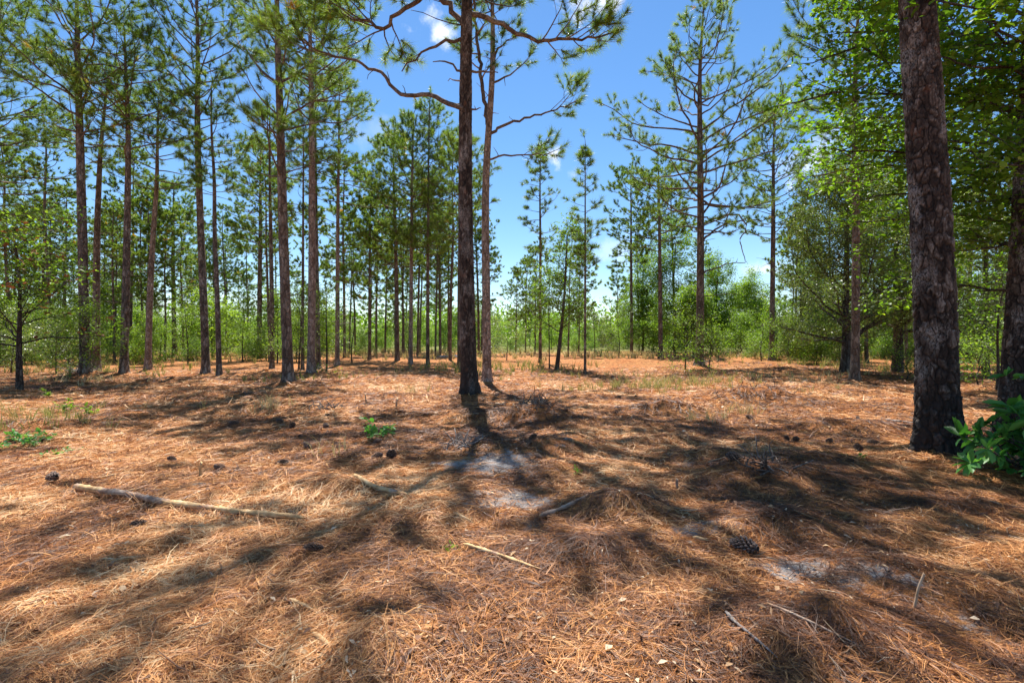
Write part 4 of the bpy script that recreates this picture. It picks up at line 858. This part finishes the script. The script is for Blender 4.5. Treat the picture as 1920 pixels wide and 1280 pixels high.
def build_grass():
    rs = np.random.RandomState(12); Vs = []; As = []
    spots = [(60, 780, 1.0, .5, 300), (100, 800, .6, .4, 200), (1210, 728, 1.3, .6, 700), (1290, 720, 1.3, .6, 600), (1380, 712, 1.5, .7, 200), (1180, 705, 1.5, .8, 150), (700, 1300, .0, .0, 0), (160, 715, 1.0, .4, 220), (180, 700, .5, .3, 260),
             (490, 775, .25, .12, 110), (1330, 790, .3, .15, 80), (1410, 775, .25, .12, 90), (790, 735, .6, .3, 60), (1640, 712, 1.6, .7, 160), (1500, 715, 1.6, .7, 180), (1540, 738, .8, .3, 80), (270, 700, 1.4, .6, 160), (640, 860, .25, .2, 30), (940, 690, 2.5, 1.5, 330),
             (1160, 670, 6, 3, 700), (700, 672, 5, 3, 600), (350, 668, 6, 4, 700), (1430, 670, 6, 4, 700), (850, 662, 8, 6, 800), (1650, 690, 3, 2, 300), (110, 690, 4, 3, 400), (1030, 700, 3, 1.5, 200), (560, 712, 1.5, .8, 180)]
    for (px, py, rx, ry, n) in spots:
        if not n: continue
        if py < 695: n = int(n * 2.2)
        d = gd(py); X = (px - 960) / F * d; m = max(3, n // 14)
        m = max(m, n // 9); cx = X + rs.randn(m) * rx; cy = d + rs.randn(m) * ry; ci = rs.randint(0, m, n); x = cx[ci] + rs.randn(n) * .035; y = cy[ci] + rs.randn(n) * .035
        z = hgt(x, y); h = (.10 + .22 * rs.rand(n)) * (1.0 if py > 690 else 1.8); lean = rs.randn(n, 2) * .45; w = .0034 * max(1, d / 7)
        A0 = np.column_stack([x, y, z]); B0 = A0 + np.column_stack([lean * h[:, None] * .4, h * .6]); C0 = A0 + np.column_stack([lean * h[:, None] * 1.1, h])
        s = rs.randn(n, 2); s = np.column_stack([s, np.zeros(n)]); s /= np.linalg.norm(s, axis=1)[:, None]; s *= w
        Vs.append(np.stack([A0 - s, A0 + s, B0 + s * .8, B0 - s * .8, C0], 1).reshape(-1, 3))
        base = rs.rand() * .3 + (.1 if py in (728, 720, 700, 712, 780, 800, 690) else .45); As.append(np.repeat(np.clip(base + rs.rand(n) * .4, 0, 1), 5))
    V = np.concatenate(Vs); n = len(V) // 5; b = np.arange(n)[:, None] * 5
    o = mesh_np('grass', V, b + np.array([[0, 1, 2, 3]]), b + np.array([[3, 2, 4]]), MAT['grass'], False, np.concatenate(As))
    tag(o, 'thin pale and green grass blades sprouting through the straw', 'grass', kind='stuff')
build_grass()

# pine cones
def cone_mesh(seed, squash):
    rs = random.Random(seed); g = Geo(); L = .17; n = 88
    g.tube([(0, 0, 0), (0, 0, L * .5), (0, 0, L * .92)], [.018, .02, .006], 8, .1)
    for i in range(n):
        t = i / n; a = i * 2.39996; z = L * (.04 + .92 * t); r = .062 * math.sin(math.pi * (.16 + .80 * t)) ** .8 * rs.uniform(.85, 1.1); up = .015 + .03 * t; w = .011 * (1.15 - .5 * t)
        c, s = math.cos(a), math.sin(a); sx, sy = -s * w, c * w
        V = [(c * .012, s * .012, z), (c * r * .8 + sx, s * r * .8 + sy, z + up * .6), (c * r + sx * .8, s * r + sy * .8, z + up), (c * r - sx * .8, s * r - sy * .8, z + up), (c * r * .8 - sx, s * r * .8 - sy, z + up * .6),
             (c * r * 1.03, s * r * 1.03, z + up - .008), (c * .012, s * .012, z - .006)]
        g.add(V, [[1, 2, 3, 4]], [[0, 1, 4], [2, 5, 3], [6, 5, 2], [6, 3, 5], [6, 2, 1], [6, 4, 3], [6, 1, 0], [6, 0, 4]], [.1, .5, 1, 1, .5, 1, .1])
    V = np.concatenate(g.V); V[:, 2] -= L / 2; V *= squash; V = V[:, [2, 0, 1]]; g.V = [V]; g.A = [np.concatenate(g.A)]
    return g
CONES = [(98, 910, 1.15, 'dark pine cone lying alone at the left, above the end of the fallen branch'), (548, 805, 1.1, 'largest of the three cones in a row left of the seedling'), (523, 798, .9, 'cone left of the largest in the row of three'), (611, 806, .9, 'cone right of the largest in the row of three'),
         (577, 848, 1.1, 'flattened grey cone left of the green seedling'), (733, 868, 1.15, 'dark cone in the shadow right of the seedling, right one of two'), (708, 870, .9, 'left one of two cones in the shadow right of the seedling'), (532, 878, .8, 'small cone casting a shadow left of the two shaded cones'), (410, 894, .8, 'small cone right of the pale stub'), (706, 838, .9, 'cone just below the green seedling'),
         (440, 800, .9, 'cone half sunk in straw left of the row of three'), (613, 786, .7, 'small cone above the row of three'), (1610, 848, 1.2, 'largest black cone in the shade left of the massive trunk'), (1475, 830, 1.0, 'left of two black cones under the brushy mound'), (1492, 830, 1.0, 'right of two black cones under the brushy mound'), (1555, 833, .9, 'dark cone midway between the black pair and the largest black cone'),
         (1640, 836, .9, 'dark cone right of the largest black cone'), (1375, 900, 1.1, 'dark cone in deep shade left of the long mound'), (1400, 1056, 1.25, 'scaly cone lying in the right foreground beside bare sand'), (1160, 750, .8, 'cone on the sunny edge of the central shadow'), (1193, 748, .8, 'cone left of the pale sand patch'), (1000, 846, .9, 'cone beside the grey sandy track'), (1518, 748, .9, 'cone on the lit strip right of the big mound'),
         (930, 772, .9, 'cone on the shaded mound right of the central pine foot'), (640, 770, .7, 'small cone by the broken twigs left of centre'), (1405, 790, .9, 'cone at the foot of the brushy mound'), (1610, 790, .9, 'cone in the shade halfway to the massive trunk'), (320, 868, .8, 'small cone in full sun left of the stub'), 
         (590, 1052, .8, 'small dark cone in the near left straw'), (470, 765, .8, 'cone near the pale dry grass'), (255, 1000, .7, 'small cone in the shadow below the fallen branch'), (1010, 870, .7, 'small cone at the lower end of the sandy track'), (862, 830, .9, 'cone in shade below the central pine')]
cproto = []
for i in range(3):
    o = cone_mesh(i, 1.0).build('pine_cone', MAT['cone']); cproto.append(o)
for i, (px, py, s, lb) in enumerate(CONES):
    d = gd(py); x = (px - 960) / F * d; rr = random.Random(i); src = cproto[i % 3]
    o = src if i < 3 else src.copy()
    if i >= 3: COL.objects.link(o)
    o.location = (x, d, gz(x, d) + .042 * s); o.rotation_euler = (rr.uniform(0, 6), rr.uniform(-.35, .35), rr.uniform(0, 6.28)); s *= .82; o.scale = (s, s * rr.uniform(.85, 1.15), s * rr.uniform(.7, 1.1))
    tag(o, lb, 'pine cone', 'pine cones on the clearing floor')

# fallen branch and sticks
def ground_stick(name, label, cat, pts, w, group=None, mat='wood', bark=None, k=9, lift=.0, knots=0, seed=1, rend=.5, rag=.0, parent=None):
    """pts are photo pixels on the floor; w = diameter in metres"""
    P = []
    for (px, py) in pts: d = gd(py); x = (px - 960) / F * d; P.append([x, d, gz(x, d) + w * .32 + lift + .010])
    P = np.array(P); Ld = np.concatenate([[0], np.cumsum(np.linalg.norm(np.diff(P, axis=0), axis=1))]); m = max(8, int(Ld[-1] / .025)); t = np.linspace(0, Ld[-1], m)
    Q = np.stack([np.interp(t, Ld, P[:, c]) for c in range(3)], -1)
    for _ in range(6): Q[1:-1] = (Q[:-2] + Q[1:-1] * 2 + Q[2:]) / 4
    rs = np.random.RandomState(seed); q = t / Ld[-1]; rr = w / 2 * (1 - (1 - rend) * q); rr = rr * (.85 + .3 * vn(t * 9, t * 0 + seed, seed)); rr[:2] *= [.35, .8]; rr[-3:] *= [.8, .5, .15]
    g = Geo(); g.tube(Q, rr, k); V = g.V[0]; a = np.tile(np.arange(k), m); 
    V += rs.randn(*V.shape) * w * .05
    if bark is None: A = np.full(len(V), .85)
    else:
        qv = np.repeat(q, k); A = np.ones(len(V)); ed = (rs.rand(k) - .5) * .03
        for (b0, b1) in bark: A[(qv + ed[a] > b0) & (qv + ed[a] < b1)] = 0.0
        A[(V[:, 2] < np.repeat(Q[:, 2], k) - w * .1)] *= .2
    g.A = [A]
    o = g.build(name, MAT[mat], parent, True)
    if not parent: o.location = (0, 0, 0); tag(o, label, cat, group)
    return o
ground_stick('fallen_branch', 'long thin fallen pine branch, bark partly peeled to yellow wood, on the near left floor', 'branch', [(137, 930), (205, 942), (215, 941), (310, 962), (385, 975), (440, 984), (570, 1000)], .062, mat='wood', bark=[(.15, .48), (.0, .03), (.63, .67)], rend=.62, k=12, lift=.028)
GS = 'broken sticks on the clearing floor'
ground_stick('stick', 'splintered yellowish stick right of the long fallen branch', 'stick', [(662, 924), (700, 935), (768, 958)], .055, GS, bark=[(.7, .8)], seed=2)
ground_stick('stick', 'slim pale stick right of the splintered yellow stick', 'stick', [(778, 946), (810, 938), (840, 930)], .03, GS, seed=3)
ground_stick('stick', 'shaded brown stick pointing right in the middle floor', 'stick', [(1010, 986), (1050, 976), (1120, 955), (1150, 945)], .04, GS, bark=[(0, .7)], seed=4)
ground_stick('stick', 'splintered stick left of the straw hump in the centre foreground', 'stick', [(868, 1042), (920, 1058), (1010, 1090)], .035, GS, bark=[(.4, .5)], seed=5)
ground_stick('stick', 'short yellow split stick in the lower left middle', 'stick', [(540, 1148), (570, 1166), (600, 1190)], .022, GS, seed=6)
ground_stick('stick', 'ragged pale wood sliver at the bottom edge left of centre', 'stick', [(586, 1232), (606, 1252), (625, 1275)], .028, GS, seed=7)
ground_stick('stick', 'curved grey stick running out of the bottom edge', 'stick', [(1362, 1196), (1380, 1222), (1410, 1245), (1460, 1278)], .022, GS, mat='dead', seed=8, lift=.015)
ground_stick('stick', 'long thin brown stick in the lower right straw', 'stick', [(1440, 1186), (1500, 1215), (1570, 1245), (1620, 1262)], .014, GS, bark=[(0, 1)], seed=9, lift=.012)
ground_stick('stick', 'pale stick fragment left of the short grass seedling on the left', 'stick', [(410, 1192), (430, 1210)], .015, GS, seed=10)
ground_stick('stick', 'small pale stick on sunny straw above the fallen branch', 'stick', [(185, 905), (215, 899), (225, 896)], .022, GS, seed=11)
ground_stick('stick', 'thin pale stick below the middle of the fallen branch', 'stick', [(190, 1068), (225, 1072), (255, 1060)], .02, GS, seed=12)
ground_stick('stick', 'thin pale stick right of the small cones on sunny straw', 'stick', [(395, 868), (425, 858)], .02, GS, seed=13)
ground_stick('stick', 'bleached stick lying left of the foot of the massive trunk', 'stick', [(1660, 788), (1715, 797)], .05, GS, mat='dead', seed=14)
ground_stick('stick', 'thin pale stick beside the upper end of the fallen branch', 'stick', [(208, 940), (240, 930), (270, 928)], .02, GS, seed=15)
ground_stick('stick', 'short bark-covered stick in the sunny centre foreground', 'stick', [(850, 985), (890, 1000)], .03, GS, seed=16)
ground_stick('stick', 'pale flat stick right of the curved grey stick', 'stick', [(1300, 1030), (1330, 1038)], .03, GS, seed=17)
def stub(px, py, top, w, label, lean=(0, 0), mat='wood', t=1.0):
    d = gd(py); B = base_at(px, py); H = (py - top) / F * d; g = Geo(); z = np.linspace(0, 1, 7)
    P = np.column_stack([z * lean[0] * H + min(.01, H * .02) * np.sin(z * 7), z * lean[1] * H, z * H]); g.tube(P, w / 2 * (1.1 - .35 * z), 8, t)
    V = g.V[0]; V[-8:, 2] += np.array([0, .5, 1, .3, -.5, -.2, .6, .1]) * w * .6
    o = g.build('cut_stub', MAT[mat], None, True); o.location = tuple(B); tag(o, label, 'stub', 'upright broken stubs')
stub(742, 769, 750, .045, 'short upright stub left of the thick central pine', (.15, 0), t=.3)
stub(687, 764, 742, .035, 'thin upright stub left of the short stub near the central pine', (-.1, 0), t=.4)
stub(373, 902, 870, .03, 'pale upright stub among white sand on the left floor', (.12, 0), t=1)
stub(1710, 1168, 1088, .014, 'tall leaning broken twig in the lower right foreground', (.3, 0), t=.25)
stub(1270, 930, 905, .03, 'dark stub in the central shade', (0, 0), t=0)
# brush heap of dead twigs at the far left
def brush(px, py, r, h, n, label, mat='dead'):
    B = base_at(px, py); g = Geo(); rr = random.Random(px)
    for i in range(n):
        a = rr.uniform(0, 6.28); p = np.array([rr.gauss(0, r * .4), rr.gauss(0, r * .4), rr.uniform(0, h * .3)]); dd = np.array([math.cos(a), math.sin(a), rr.uniform(-.1, 1.1)]); L = rr.uniform(.3, .9) * max(r, h)
        G = Grow(i, 4); P = G.curve(p, dd, L, 4, .3, -.1); P[:, 2] = np.maximum(P[:, 2], .01); g.tube(P, np.linspace(.012, .004, 5), 4)
    o = g.build('brush_heap', MAT[mat]); o.location = tuple(B); tag(o, label, 'brush heap', 'heaps of dead twigs')
brush(152, 704, .5, .7, 150, 'heap of bleached dead twigs at the foot of the thick far-left pine')
brush(600, 690, .7, .4, 60, 'tangle of dead twigs at the foot of the flaky pine')
brush(1250, 768, .35, .22, 60, 'dark brushy twig heap right of the pale sand patch')
brush(1312, 692, .5, .4, 40, 'dead twigs round the foot of the tall isolated pine')
brush(870, 850, .3, .16, 40, 'low twig tangle in the shade below the central pine')
brush(1420, 742, .7, .22, 70, 'dark tangle of old twigs on the long mound left of the massive trunk', 'twig')
brush(1000, 785, .5, .18, 60, 'twig tangle on the mound right of the central pine foot', 'twig')
brush(1430, 905, .35, .08, 40, 'matted twigs on the shaded hummock in the right middle', 'twig')
brush(600, 775, .4, .12, 30, 'thin twigs on the sunny hummock left of the stubs', 'twig')
brush(1500, 668, 1.2, .6, 60, 'fallen twigs at the clearing edge below the live oaks')
